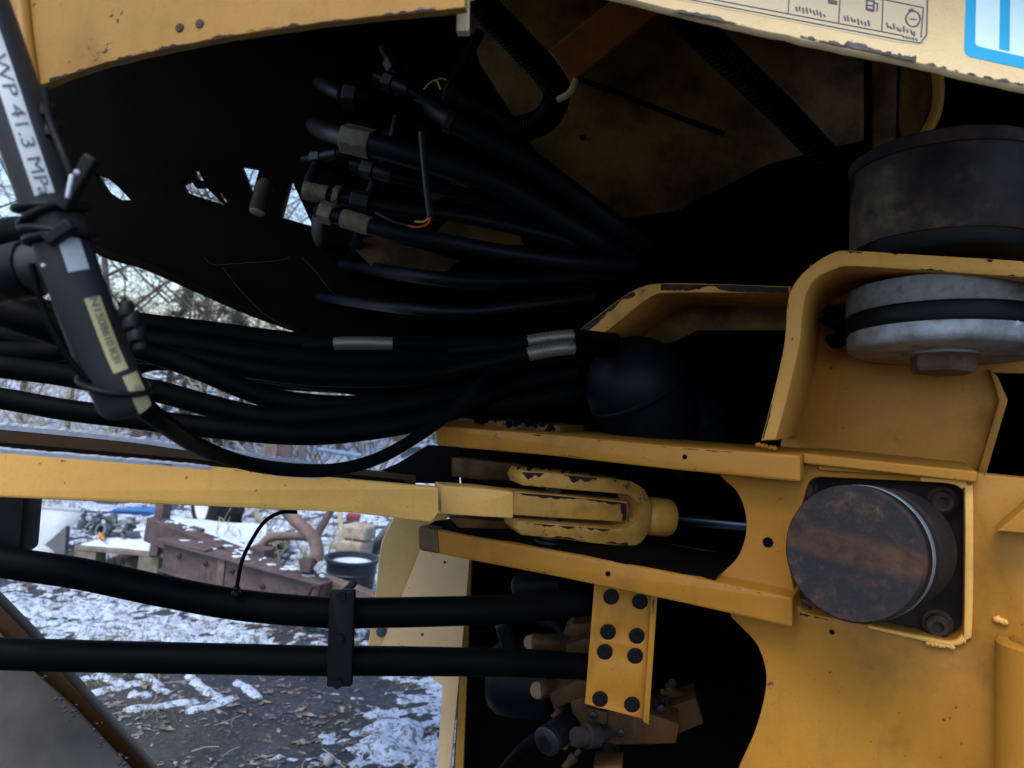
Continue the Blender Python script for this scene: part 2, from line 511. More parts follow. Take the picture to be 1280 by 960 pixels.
def grid(xs, ys, fn, keep=None):
    vs = [(x, y, fn(x, y)) for y in ys for x in xs]
    nx = len(xs); fs = []
    for j in range(len(ys) - 1):
        for i in range(nx - 1):
            f = (j * nx + i, j * nx + i + 1, (j + 1) * nx + i + 1, (j + 1) * nx + i)
            if keep is None or any(keep[q] for q in f): fs.append(f)
    return vs, fs
def steps(*segs):
    out = []
    for a, b, s in segs:
        n = max(1, round((b - a) / s))
        out += [a + (b - a) * i / n for i in range(n)]
    return out + [segs[-1][1]]
xs = steps((-300, -30, 45), (-30, -9, 3), (-9, -3, .12), (-3, .6, .045), (.6, 4, .3), (4, 30, 5), (30, 300, 45))
ys = steps((-60, -6, 9), (-6, 1.8, .8), (1.8, 4.5, .045), (4.5, 9, .08), (9, 30, .7), (30, 400, 37))
vs, fs = grid(xs, ys, gz)
mb = MB(); mb.v, mb.f, mb.mi = vs, fs, [0] * len(fs)
g = mb.build('ground', M['earth'], smooth=180, recalc=False)
tag(g, 'bare dark earth of the yard under the machine', 'ground', kind='structure')
xs = steps((-60, -9, 3), (-9, -3, .07), (-2.99, .3, .02), (.3, 3, .3), (3, 40, 6))
ys = steps((1.9, 4.3, .02), (4.32, 7, .045), (7.05, 12, .12), (12.2, 40, 2), (40, 120, 10))
vals = [snow_d(x, y) for y in ys for x in xs]
keep = [v > -.004 for v in vals]
it = iter(vals)
vs, fs = grid(xs, ys, lambda x, y: gz(x, y) + next(it) + .004, keep)
mb = MB(); mb.v, mb.f, mb.mi = vs, fs, [0] * len(fs)
o = mb.build('snow', M['snow_ground'], smooth=180, recalc=False)
tag(o, 'thin broken snow cover lying over the yard', 'snow', kind='stuff')

# dead leaves, grass blades, twigs
mb = MB()
for i in range(2000):
    px = random.uniform(60, 600); py = random.uniform(700, 975) if random.random() < .75 else random.uniform(760, 930)
    p = G(px, py)
    if noise.noise(Vector((p.x * 1.7, p.y * 2.6, 9))) < -.05 and random.random() < .8: continue
    s = random.uniform(.005, .020) * (1.0 if random.random() < .93 else 1.9)
    a = random.uniform(0, 6.28); tl = random.uniform(-.18, .18)
    e1 = Vector((math.cos(a), math.sin(a), tl)) * s; e2 = Vector((-math.sin(a), math.cos(a), random.uniform(-.15, .15))) * s * random.uniform(.35, .75)
    c = Vector((p.x, p.y, gz(p.x, p.y) + .003 + abs(tl) * s))
    up = Vector((0, 0, s * random.uniform(.0, .18)))
    j = [random.uniform(.6, 1.3) for _ in range(8)]
    mb.add([c - e1, c - e1 * .5 - e2 * j[0] + up, c - e1 * .2 - e2 * .45 * j[1], c + e1 * .25 - e2 * j[2] + up, c + e1 * .55 - e2 * .4 * j[3], c + e1, c + e1 * .5 + e2 * .45 * j[4], c + e1 * .2 + e2 * j[5] + up, c - e1 * .25 + e2 * .4 * j[6], c - e1 * .5 + e2 * .9 * j[7] + up], [(0, 1, 2, 3, 4, 5), (0, 5, 6, 7, 8, 9)])
o = mb.build('leaf_litter', M['leaf'], smooth=0, recalc=False)
tag(o, 'dead brown leaves scattered over the bare earth', 'leaves', kind='stuff')
mb = MB()
for i in range(620):
    px = random.uniform(-40, 620)
    py = random.choice((random.uniform(690, 830), random.uniform(640, 760), random.uniform(850, 900) if random.random() < .3 else random.uniform(560, 640), random.uniform(520, 640)))
    p = G(px, py)
    if p.y < 3.0 and random.random() < .72: continue
    if noise.noise(Vector((p.x * 1.1, p.y * 1.4, 4))) < 0 and random.random() < .7: continue
    for k in range(random.randint(8, 22)):
        a = random.uniform(0, 6.28); h = random.uniform(.02, .08) * (1 if p.y < 4.5 else 2.0); l = random.uniform(.01, .1)
        b = Vector((p.x + random.gauss(0, .035), p.y + random.gauss(0, .035), 0)); b.z = gz(b.x, b.y) - .005
        w = Vector((-math.sin(a), math.cos(a), 0)) * random.uniform(.0008, .002)
        m1 = b + Vector((math.cos(a) * l * .4, math.sin(a) * l * .4, h * .7)); tip = b + Vector((math.cos(a) * l, math.sin(a) * l, h * random.uniform(.5, 1)))
        mb.add([b - w, b + w, m1 + w * .8, m1 - w * .8, tip], [(0, 1, 2, 3), (3, 2, 4)])
o = mb.build('grass', M['grass'], smooth=0, recalc=False)
tag(o, 'dry winter grass tufts poking through the snow', 'grass', kind='stuff')
mb = MB()
for i in range(45):
    p = G(random.uniform(60, 600), random.uniform(760, 970))
    a = random.uniform(0, 3.14); L = random.uniform(.03, .13)
    d = Vector((math.cos(a), math.sin(a), random.uniform(-.05, .25))) * L
    c = Vector((p.x, p.y, gz(p.x, p.y) + .006))
    mb.tube([c, c + d * .5 + Vector((random.gauss(0, .004), random.gauss(0, .004), random.gauss(0, .003))), c + d], random.uniform(.0008, .0018), 4)
o = mb.build('twigs', M['stem'], smooth=0)
tag(o, 'thin dry twigs lying on the earth', 'twigs', kind='stuff')
mb = MB()
for i in range(260):
    p = G(random.uniform(60, 600), random.uniform(780, 975))
    r = random.uniform(.002, .006) * (2.0 if random.random() < .04 else 1)
    mb.lump((p.x, p.y, gz(p.x, p.y) + r * .3), r, .7, .4, 1, i)
o = mb.build('pebbles', simple('pebble_grey', (.13, .13, .135), .85, var=.6, scale=9), smooth=60)
tag(o, 'small grey pebbles strewn on the earth', 'pebbles', kind='stuff')
mb = MB(); p = G(411, 949); mb.lump((p.x, p.y, gz(p.x, p.y) + .012), (.019, .019, .022), 1, .3, 2, 3)
tag(mb.build('stone', simple('pale_stone', (.33, .33, .34), .85), smooth=50), 'pale fist-sized stone lying alone on the dark earth', 'stone')
#PART2
# ------------------------------------------------------------------ background: trees and shrubs
def grow(wood, tw, p, d, L, r, lev, rnd, spread=.75, kids=(5, 8)):
    n = 4 if lev < 2 else 3
    pts = [p]
    q = p.copy(); dd = d.copy()
    for i in range(n):
        dd = (dd + Vector((rnd.gauss(0, .13), rnd.gauss(0, .13), rnd.gauss(.03, .1)))).normalized()
        q = q + dd * L / n
        pts.append(q.copy())
    rad = [r * (1 - .62 * i / n) for i in range(n + 1)]
    (wood if lev < 1 else tw).tube(pts, rad, 7 if lev == 0 else (5 if lev == 1 else 3), cap=False)
    if lev >= 3: return
    for k in range(rnd.randint(*kids)):
        t = rnd.uniform(.25 if lev == 0 else .15, 1.0)
        i = min(n - 1, int(t * n)); b = pts[i].lerp(pts[i + 1], t * n - i)
        ax = Vector((rnd.gauss(0, 1), rnd.gauss(0, 1), rnd.gauss(.25, .6))).normalized()
        grow(wood, tw, b, (dd * (1 - spread) + ax * spread).normalized(), L * rnd.uniform(.32, .6), max(.003, r * rnd.uniform(.28, .5)), lev + 1, rnd, spread, kids)
def copy_tree(o):
    c = o.copy(); COL.objects.link(c)
    for ch in list(o.children):
        d = ch.copy(); COL.objects.link(d); d.parent = c
    return c
protos = []
for v in range(3):
    rnd = random.Random(30 + v)
    wood, tw = MB(), MB()
    grow(wood, tw, Vector((0, 0, -.05)), Vector((rnd.uniform(-.08, .08), 0, 1)).normalized(), 5.2 + v * .5, .05, 0, rnd, .72, (9, 11))
    for k in range(12):      # low side branches
        a = rnd.uniform(0, 6.28)
        grow(wood, tw, Vector((0, 0, rnd.uniform(.5, 2.4))), Vector((math.cos(a), math.sin(a), rnd.uniform(.1, .7))).normalized(), rnd.uniform(.9, 1.7), .018, 1, rnd, .75, (6, 9))
    t = thing('bare_tree', (0, 0, 0), 'x', 'tree', 'bare trees at the edge of the yard')
    wood.build('trunk', M['bark'], t, smooth=60, recalc=False)
    tw.build('crown', M['twig'], t, smooth=0, recalc=False)
    protos.append(t)
spots = [(90, 11.5), (150, 10.2), (205, 12.5), (255, 10.8), (310, 12.0), (355, 10.5), (30, 10.5), (-30, 12.5), (275, 16.5), (430, 12.5), (500, 15)]
places = ['seen left of the gap above the hoses', 'nearest the labelled hose', 'in the middle of the gap above the hoses', 'nearest the spruce', 'near the pointed right end of the gap', 'at the right end of the gap above the hoses',
          'behind the labelled hose', 'at the far left edge', 'far back behind the spruce', 'behind the blue pole', 'far back behind the thin curved cable']
for i, (px, Y) in enumerate(spots):
    pr = protos[i % 3]
    t = pr if i < 3 else copy_tree(pr)
    x = (px - 640) / F * Y
    t.location = (x, Y, gz(x, Y)); t.rotation_euler = (0, 0, i * 2.1); s = .85 + .3 * random.random(); t.scale = (s, s, s)
    t['label'] = 'bare grey-brown tree ' + places[i]

def shrub(px, Y, n, h, spread, label, mat, seed):
    rnd = random.Random(seed)
    x = (px - 640) / F * Y
    t = thing('shrub', (x, Y, gz(x, Y)), label, 'shrub', 'leafless shrubs along the yard edge')
    a, b = MB(), MB()
    for i in range(n):
        an = rnd.uniform(0, 6.28)
        d = Vector((math.cos(an) * spread, math.sin(an) * spread, 1)).normalized()
        p = Vector((x + rnd.gauss(0, .12), Y + rnd.gauss(0, .12), gz(x, Y) - .03))
        grow(a, b, p, d, h * rnd.uniform(.6, 1.1), rnd.uniform(.006, .013), 1, rnd, .6, (3, 5))
    a.build('stems', M[mat], t, smooth=0, recalc=False) if a.v else None
    b.build('branches', M[mat], t, smooth=0, recalc=False)
for i, (px, Y, n, h, sp, lab, mt) in enumerate([
        (20, 7.2, 16, 1.5, .7, 'pale dry shrub just above the frosted bar at far left', 'stem'),
        (75, 7.9, 14, 1.4, .8, 'tangle of pale dry stems below the labelled hose', 'stem'),
        (130, 8.6, 8, 1.5, .6, 'dry stemmed shrub right of the labelled hose', 'stem'),
        (300, 8.8, 6, 1.9, .6, 'tan branched shrub right of the spruce', 'stem'),
        (345, 8.8, 7, 1.8, .7, 'tan shrub at the pointed right end of the gap', 'stem'),
        (400, 9.5, 16, 1.5, .8, 'brown shrub behind the blue pole', 'twig'),
        (470, 9.8, 16, 1.5, .8, 'brown shrub right of the blue pole', 'twig'),
        (345, 5.0, 7, .38, .8, 'low dry weed between the rusty beam and bent pipe', 'stem'),
        (412, 5.2, 7, .34, .9, 'low dry weed just left of the tub', 'stem'),
        (300, 6.1, 8, .42, .9, 'low dry weed beside the white-rimmed wheel', 'stem'),
        (70, 6.4, 8, .40, .9, 'low dry weed behind the corrugated sheet', 'stem'),
        (-40, 9.0, 16, 2.0, .8, 'dark twiggy shrub at the far left edge', 'twig')]):
    shrub(px, Y, n, h, sp, lab, mt, 100 + i)

def spruce(px, Y, h, label, seed):
    rnd = random.Random(seed)
    x = (px - 640) / F * Y; b0 = Vector((x, Y, gz(x, Y)))
    t = thing('spruce_tree', b0, label, 'tree', 'young spruces behind the yard')
    mb = MB(); mb.tube([b0, b0 + Vector((0, 0, h))], [.05, .01], 6); mb.build('trunk', M['bark'], t)
    mb = MB(); nb = MB()
    z = .25
    while z < h:
        L = (h - z) * .52 + .12
        for k in range(9):
            a = rnd.uniform(0, 6.28)
            d = Vector((math.cos(a), math.sin(a), rnd.uniform(-.25, .1)))
            p0 = b0 + Vector((0, 0, z + rnd.uniform(-.06, .06)))
            l = L * rnd.uniform(.7, 1.1)
            mb.tube([p0, p0 + d * l * .6, p0 + d * l + Vector((0, 0, -.05))], [.009, .006, .003], 3, cap=False)
            for q in range(int(34 * l) + 6):
                s = rnd.uniform(.15, 1)
                c = p0 + d * l * s
                e = (Vector((rnd.gauss(0, 1), rnd.gauss(0, 1), rnd.gauss(-.1, .5))).normalized() + d * .8).normalized() * rnd.uniform(.06, .13)
                w = e.cross(Vector((rnd.gauss(0, 1), rnd.gauss(0, 1), rnd.gauss(0, 1)))).normalized() * .011
                nb.add([c - w, c + w, c + e + w * .4, c + e - w * .4], [(0, 1, 2, 3)])
        z += .16
    mb.build('branches', M['twig'], t, smooth=0, recalc=False)
    nb.build('crown', M['needle'], t, smooth=0, recalc=False)
spruce(285, 11.0, 2.1, 'low green spruce in the gap above the black hoses', 5)
spruce(232, 11.6, 2.5, 'green spruce standing just left of the lower one', 6)
spruce(505, 13.5, 1.9, 'small green spruce behind the thin curved cable', 8)

# ------------------------------------------------------------------ background: yard clutter
def upright_plane(px, py, yaw, z=0.0, up=0.0):
    return Plane(G(px, py, z), yawn(yaw, up))
# pallet
pp = G(92, 690, .0); pp = Vector((G(92, 683, .15).x, G(92, 683, .15).y, 0))
pal = thing('wooden_pallet', (pp.x + .4, pp.y + .5, 0), 'snow-covered wooden pallet carrying grey scrap and a blue board', 'pallet')
ux, uy = Vector((.995, -.05, 0)), Vector((.12, .99, 0))
for k in range(6):
    mb = MB(); c = pp + ux * .45 + uy * (.06 + k * .19) + Vector((0, 0, .14)); mb.box(c, ux * .45, uy * .055, Vector((0, 0, .011)))
    mb.build('deck_board', M['wood'], pal, bevel=.002)
for i in range(3):
    for j in range(3):
        mb = MB(); c = pp + ux * (.07 + i * .38) + uy * (.06 + j * .45) + Vector((0, 0, .07)); mb.box(c, ux * .06, uy * .05, Vector((0, 0, .058)))
        mb.build('block', M['wood'], pal, bevel=.002)
for i in range(3):
    mb = MB(); mb.box(pp + ux * (.07 + i * .38) + uy * .5 + Vector((0, 0, .006)), ux * .05, uy * .5, Vector((0, 0, .009)))
    mb.build('bottom_board', M['wood'], pal, bevel=.002)
def snow_pad(name, c, ex, ey, h, label, seed=0, n=22):
    xs_ = [-1 + 2 * i / n for i in range(n + 1)]
    mb = MB(); vs = []
    for y in xs_:
        for x in xs_:
            e = 1 - max(abs(x), abs(y)) ** 6
            w = 1 + .05 * noise.noise(Vector((x * 4, y * 4, seed)))
            vs.append(Vector(c) + Vector(ex) * x * w + Vector(ey) * y * w + Vector((0, 0, h * e * (1 + .5 * noise.noise(Vector((x * 3, y * 3, seed + 5)))))))
    m = n + 1
    mb.add(vs, [(j * m + i, j * m + i + 1, (j + 1) * m + i + 1, (j + 1) * m + i) for j in range(n) for i in range(n)])
    o = mb.build(name, M['snow'], smooth=180, recalc=False)
    tag(o, label, 'snow', kind='stuff')
snow_pad('snow_layer', pp + ux * .45 + uy * .53 + Vector((0, 0, .153)), ux * .44, uy * .49, .03, 'smooth snow lying on top of the pallet', 2)
top = .18
def on_pallet(px, py): return G(px, py, top)
mb = MB(); q = on_pallet(136, 668)
for i in range(9):
    c = q + Vector((random.uniform(-.10, .10), random.uniform(-.05, .12), random.uniform(.01, .09)))
    mb.lump(c, (random.uniform(.025, .06), random.uniform(.02, .05), random.uniform(.02, .05)), 1, .7, 2, i)
    d = Vector((random.gauss(0, 1), random.gauss(0, 1), random.gauss(0, .4))).normalized() * .07
    mb.tube([c - d, c + d], random.uniform(.008, .016), 8)
mb.lathe(q + Vector((.01, -.05, .035)), (-.3, -.9, .25), [(.028, 0), (.04, 0), (.04, .05), (.026, .05), (.026, .01)], 18)
tag(mb.build('scrap_pile', M['scrap'], smooth=35), 'heap of grey scrap machine parts on the snowy pallet', 'scrap')
mb = MB(); q = on_pallet(150, 671)
mb.tube([q + Vector((-.06, -.03, .012)), q + Vector((0, 0, .02)), q + Vector((.09, .01, .02))], [.012, .022, .015], 8)
mb.lump(q + Vector((.08, 0, .02)), (.05, .03, .022), 1, .5, 2, 4)
tag(mb.build('pump_part', M['slate'], smooth=40), 'dark elongated iron part in front of the grey scrap', 'scrap part')
mb = MB(); a, b = on_pallet(119, 665), on_pallet(128, 675)
mb.tube([a + Vector((0, 0, .015)), a.lerp(b, .5) + Vector((0, 0, .015)), b + Vector((0, 0, .015))], [.011, .013, .016], 8)
mb.tube([b + Vector((0, 0, .015)), b + (b - a) * .25 + Vector((0, 0, .012))], [.008, .006], 8)
tag(mb.build('screwdriver', M['orange_tool'], smooth=40), 'orange handled tool lying on the pallet snow', 'tool')
bb = thing('blue_board', G(170, 645, .2), 'blue plastic board lying flat at the back of the pallet', 'board')
mb = MB(); c = G(172, 640, .215); mb.box(c + Vector((0, .06, 0)), Vector((.15, -.012, .01)), Vector((.03, .10, 0)), Vector((0, 0, .012))); mb.build('panel', M['blue_board'], bb, bevel=.003)
mb = MB(); mb.box(c + Vector((0, -.05, .018)), Vector((.15, -.012, .01)), Vector((0, .012, 0)), Vector((0, 0, .008))); mb.build('rim', M['blue_board'], bb, bevel=.002)
mb = MB(); q = on_pallet(103, 660)
mb.lathe(q, (0, 0, 1), [(.03, 0), (.034, .02), (.025, .05), (.012, .055), (.012, .09)], 12); mb.tube([q + Vector((0, 0, .06)), q + Vector((.05, .02, .085)), q + Vector((.055, .02, .04))], .008, 6)
tag(mb.build('small_casting', M['slate'], smooth=40), 'small black casting at the pallet corner left of the scrap', 'scrap part')

# corrugated sheet, dark slab, boards
cs = thing('corrugated_sheet', G(30, 694), 'ribbed silver corrugated sheet leaning at far left', 'metal sheet')
p0 = G(30, 700)
mb = MB(); nrow, ncol = 40, 2
vs = []
for j in range(nrow + 1):
    for i in range(ncol + 1):
        zz = .03 + j / nrow * .22
        vs.append(Vector((p0.x - .14 + i / ncol * .27 + (.02 if i else 0), p0.y + zz * 1.4 + (.006 * math.cos(j / nrow * 2 * math.pi * 3)), zz)))
m = ncol + 1
mb.add(vs, [(j * m + i, j * m + i + 1, (j + 1) * m + i + 1, (j + 1) * m + i) for j in range(nrow) for i in range(ncol)])
o = mb.build('sheet', M['galv'], cs, smooth=180); sd = o.modifiers.new('s', 'SOLIDIFY'); sd.thickness = .002
mb = MB(); mb.box(p0 + Vector((-.0, .352, .256)), (.135, 0, 0), (0, .012, 0), (0, 0, .008)); mb.build('edge_strip', M['galv'], cs, bevel=.002)
pl = upright_plane(66, 700, 18, 0, .25)
ds = plate('dark_slab', pl, [[(43, 692), (83, 657), (80, 700), (60, 706)]], .03, M['slate'])
tag(ds, 'dark triangular board standing between the corrugated sheet and pallet', 'board')
mb = MB(); a = G(33, 672); mb.beam(a, a + Vector((.01, 0, .55)), .07, .07, (0, 1, 0))
tag(mb.build('wooden_post', M['rust_pipe'], bevel=.004), 'short reddish post behind the corrugated sheet at far left', 'post')

# rusty implement frame
rf = thing('implement_frame', G(330, 740), 'rusty brown steel implement frame with bent pipes lying in snow', 'farm implement')
A0, A1 = P(190, 660, 4.55), P(345, 722, 4.1)
mb = MB(); mb.beam(A0, A1, .10, .145); mb.build('beam', M['rust_frame'], rf, bevel=.006)
B0, B1 = P(212, 692, 4.3), P(412, 748, 3.75)
mb = MB(); mb.beam(B0, B1, .09, .17); mb.build('beam', M['rust_frame'], rf, bevel=.006)
mb = MB(); mb.beam(B0 + Vector((-.03, 0, .085)), B0.lerp(B1, .3) + Vector((0, 0, .09)), .13, .012); mb.build('top_strip', M['rust_frame'], rf, bevel=.003)
dB = (B1 - B0).normalized(); sB = dB.cross(Vector((0, 0, 1))).normalized(); upB = sB.cross(dB)
if sB.y > 0: sB = -sB
for q, nm in ((.078, 'flange'), (-.078, 'flange')):
    mb = MB(); mb.beam(B0 + sB * .06 + upB * q, B1 + sB * .06 + upB * q, .035, .010); mb.build(nm, M['rust_frame'], rf, bevel=.002)
for q in (.12, .30, .47, .66, .85):
    mb = MB(); mb.lathe(B0.lerp(B1, q) + sB * .045 + upB * (.02 if q < .5 else -.015), sB, [(.014, 0), (.014, .010), (.007, .012), (.007, .022), (.0001, .022)], 6); mb.build('bolt', M['rust_dark'], rf)
mb = MB(); mb.beam(B0.lerp(B1, .40) + sB * .048 - upB * .07, B0.lerp(B1, .40) + sB * .048 + upB * .07, .05, .012, sB); mb.build('stiffener', M['rust_pipe'], rf, bevel=.002)
mb = MB()
for k in range(46):
    t = random.random(); a_, b_2 = (A0, A1) if k % 2 else (B0, B1)
    mb.lump(a_.lerp(b_2, t) + Vector((random.gauss(0, .02), random.gauss(0, .02), .075 if k % 2 else .09)), (random.uniform(.008, .03), random.uniform(.006, .02), random.uniform(.003, .007)), 1, .6, 2, k)
mb.build('snow_dusting', M['snow'], rf, smooth=80, kind='stuff')
mb = MB(); mb.beam(P(196, 697, 4.5), P(206, 625, 4.62), .12, .05, (1, 0, 0)); mb.build('end_bracket', M['rust_frame'], rf, bevel=.005)
for (x, y) in ((200, 652), (203, 672)):
    mb = MB(); mb.lathe(P(x, y, 4.5), (0, -1, 0), [(.018, 0), (.018, .02), (.008, .022), (.008, .04)], 6); mb.build('bolt', M['rust_dark'], rf)
mb = MB(); mb.beam(P(238, 668, 4.45), P(252, 672, 4.42), .04, .10); mb.build('lug', M['rust_frame'], rf, bevel=.004)
pa = catmull([P(352, 628, 4.1), P(362, 643, 4.1), P(378, 658, 4.05), P(393, 675, 4.0), P(396, 692, 3.95), P(394, 704, 3.92)], 6)
mb = MB(); mb.tube(pa, .034, 14); mb.build('bent_pipe', M['rust_pipe'], rf, smooth=60)
pa = catmull([P(322, 700, 4.3), P(328, 682, 4.3), P(338, 672, 4.3), P(360, 670, 4.3), P(384, 671, 4.25)], 6)
mb = MB(); mb.tube(pa, .024, 12); mb.build('bent_pipe', M['rust_pipe'], rf, smooth=60)
mb = MB(); mb.tube([P(392, 676, 4.3), P(410, 645, 4.5), P(418, 630, 4.55)], .022, 10); mb.build('brace_pipe', M['rust_frame'], rf, smooth=60)
mb = MB(); mb.beam(P(388, 748, 3.8), P(384, 699, 3.86), .075, .07, (1, 0, 0)); mb.build('post', M['rust_frame'], rf, bevel=.004)
mb = MB(); mb.beam(P(383, 716, 3.8), P(387, 697, 3.82), .085, .05, (1, 0, 0)); mb.build('cap', M['rust_frame'], rf, bevel=.004)
mb = MB(); mb.beam(P(396, 712, 3.74), P(402, 704, 3.74), .05, .03, (1, 0, 0)); mb.build('plate', M['galv'], rf, bevel=.003)
mb = MB(); mb.tube(catmull([P(386, 744, 3.7), P(392, 732, 3.68), P(399, 738, 3.68), P(396, 746, 3.7), P(388, 748, 3.7)], 6), .007, 8); mb.build('hook', M['rust_dark'], rf, smooth=60)
mb = MB(); mb.beam(P(396, 728, 3.85), P(474, 757, 3.65), .06, .10); mb.build('rear_beam', M['rust_pipe'], rf, bevel=.004)
mb = MB(); mb.beam(P(318, 693, 4.25), P(336, 698, 4.2), .08, .10); mb.build('clamp_block', M['rust_frame'], rf, bevel=.004)
for k, (x, y) in enumerate(((322, 715), (331, 722), (310, 712))):
    mb = MB(); mb.lump(P(x, y, 4.15), (.02, .02, .025), 1, .4, 2, k); mb.build('nut', M['rust_dark'], rf)
mb = MB()

# wheel
wc = G(268, 672) + Vector((0, 0, .30))
wt = thing('spare_wheel', (wc.x, wc.y, 0), 'old black tyre on a white rim standing in the snow', 'wheel')
ax = Vector((-.78, -.62, 0)).normalized()
mb = MB(); mb.lathe(wc - ax * .11, ax, [(.17, 0), (.25, -.005), (.285, .02), (.30, .05), (.30, .17), (.285, .20), (.25, .225), (.17, .22), (.165, .11), (.17, 0)], 40)
mb.build('tyre', M['tyre'], wt, smooth=50)
mb = MB(); mb.lathe(wc - ax * .09, ax, [(.05, .06), (.10, .10), (.13, .12), (.16, .19), (.172, .205), (.172, .19), (.165, .0), (.06, .0)], 36)
mb.build('rim', M['label_white'], wt, smooth=50)
mb = MB(); mb.lathe(wc - ax * .03, ax, [(.045, 0), (.045, .08), (.03, .10), (.0001, .10)], 18); mb.build('hub', M['slate'], wt)
for k in range(18):
    a = k / 18 * 6.283
    e = Vector((0, 0, 1)) * math.cos(a) + ax.cross(Vector((0, 0, 1))) * math.sin(a)
    mb = MB(); mb.box(wc + e * .30, ax * .10, ax.cross(e) * .022, e * .008); mb.build('tread_block', M['tyre'], wt, bevel=.003)

# tub with snow, wooden blocks, red item, leaning beams, poles
tc = G(437, 742); 
tb = thing('tub', tc, 'blue-black plastic tub filled with snow beside the frame', 'tub')
mb = MB(); mb.lathe(tc, (0, 0, 1), [(.12, 0), (.13, .01), (.15, .20), (.162, .20), (.162, .215), (.142, .215), (.135, .16), (.0001, .16)], 36); mb.build('bucket', M['tub'], tb, smooth=40)
for z, r in ((.07, .14), (.13, .146)):
    mb = MB(); mb.lathe(tc + Vector((0, 0, z)), (0, 0, 1), [(r - .004, 0), (r + .004, .004), (r - .003, .012)], 36); mb.build('rib', M['tub'], tb, smooth=60)
mb = MB(); mb.lathe(tc + Vector((0, 0, .165)), (0, 0, 1), [(.134, 0), (.12, .02), (.07, .03), (.0001, .034)], 30); mb.build('snow_fill', M['snow'], tb, smooth=80)
wb = G(442, 697)
for k, (dx, z, s, lab) in enumerate(((-.012, .055, 1.0, 'lower of two pale wooden blocks behind the tub'), (.01, .165, .92, 'upper snow-topped wooden block behind the tub'))):
    mb = MB(); mb.box(wb + Vector((dx, .1, z)), Vector((.095, -.03, 0)) * s, Vector((.03, .08, 0)) * s, Vector((0, 0, .052)))
    o = mb.build('wooden_block', M['wood_pale'], bevel=.018); tag(o, lab, 'wood block', 'pale wooden blocks behind the tub')
for k, dz in enumerate((-.055,)):
    mb = MB(); mb.beam(G(428, 690), G(428, 690) + Vector((-.12, .3, .35)), .03, .03); tag(mb.build('wooden_pole', M['stem'], bevel=.004), 'thin pale stick leaning behind the wooden blocks', 'stick')
rb = thing('red_crate', G(440, 668), 'red and white crate corner peeking out below the yellow bar', 'crate')
q = G(440, 668)
mb = MB(); mb.box(q + Vector((0, 0, .145)), (.05, 0, 0), (0, .05, 0), (0, 0, .018)); mb.build('rim', M['red'], rb, bevel=.004)
mb = MB(); mb.box(q + Vector((0, 0, .064)), (.046, 0, 0), (0, .046, 0), (0, 0, .062)); mb.build('body', M['slate'], rb, bevel=.004)
for k, (x0, y0, x1, y1, lab) in enumerate(((463, 690, 492, 652, 'dark blue-grey beam leaning by the beige panel, nearer one'), (478, 695, 505, 655, 'dark blue-grey beam leaning by the beige panel, farther one'))):
    a = G(x0, y0); mb = MB(); mb.beam(a, a + Vector((.22, .15, .28)), .07, .07); o = mb.build('steel_beam', M['slate'], bevel=.004); tag(o, lab, 'beam', 'dark beams by the beige panel')
mb = MB(); mb.tube(catmull([P(398, 562, 7.5), P(425, 566, 7.45), P(452, 570, 7.4)], 4), .024, 10); tag(mb.build('blue_pole', simple('blue_grey_pipe', (.12, .20, .32), .5), smooth=60), 'blue-grey pole lying across above the yellow bar', 'pole')
for x, y, m_, lab in ((336, 575, 'rust_pipe', 'reddish upright plank above the yellow bar'), (354, 578, 'rust_frame', 'mauve-brown upright plank beside the reddish one'), (375, 580, 'slate', 'dark upright plank at the blue pole end'), (170, 552, 'rust_frame', 'mauve-brown upright plank near the labelled hose end')):
    a = P(x, y + 40, 7.2); b = P(x + 4, y - 28, 7.25)
    mb = MB(); mb.beam(a, b, .12 if m_ != 'slate' else .07, .04, (0, 1, 0)); tag(mb.build('plank', M[m_], bevel=.004), lab, 'plank', 'upright planks behind the yellow bar')
mb = MB(); mb.beam(P(318, 640, 6.3), P(335, 662, 6.0), .05, .03); tag(mb.build('pale_board', M['wood_pale'], bevel=.003), 'pale board slanting behind the bent rusty pipe', 'board')
mb = MB()
for k in range(60):
    p = G(random.uniform(200, 480), random.uniform(650, 730)); r = random.uniform(.012, .05)
    mb.lump((p.x, p.y, gz(p.x, p.y) + .01), r, .6, .5, 2, k)
tag(mb.build('snow_lumps', M['snow'], smooth=80), 'loose lumps of snow around the rusty implement', 'snow', kind='stuff')
#PART3
# ------------------------------------------------------------------ machine: body above the joint
body = thing('machine_body', (0.1, 1.3, 0.0), 'yellow upper body of the loader with decals, arching over the hoses', 'loader body')
FP = Plane(P(330, 20, .74), (-.22, -.95, .12))
arc = sm2([(-60, 172), (0, 133), (62, 102), (120, 82), (190, 64), (260, 50), (330, 38), (420, 26), (500, 17), (581, 9)], 5)
arc = [(x, y + 2.2 * noise.noise(Vector((x * .11, 1, 2)))) for x, y in arc]
plate('fender_panel', FP, [arc + [(581, -780), (-60, -780)]], .010, M['fender'], body, .0015)
mb = MB(); mb.tube(catmull([FP.pt(*FP.uv(20, -250)) + FP.n * .004, FP.pt(*FP.uv(26, -60)) + FP.n * .004, FP.pt(*FP.uv(34, 40)) + FP.n * .004, FP.pt(*FP.uv(44, 112)) + FP.n * .004], 5), .008, 8); mb.build('fender_crease', M['fender'], body, smooth=60)
HP = Plane(P(1060, 60, .80), (.05, -.82, .58))
low = sm2([(583, -6), (640, -20), (710, -18), (780, -4), (840, 11), (930, 32), (1040, 56), (1140, 76), (1210, 93), (1280, 108), (1400, 136)], 6)
low = [(x, y + 1.8 * noise.noise(Vector((x * .1, 4, 2)))) for x, y in low]
hood = plate('hood_panel', HP, [low + [(1400, -330), (583, -330)]], .008, M['faded'], body, .0012)
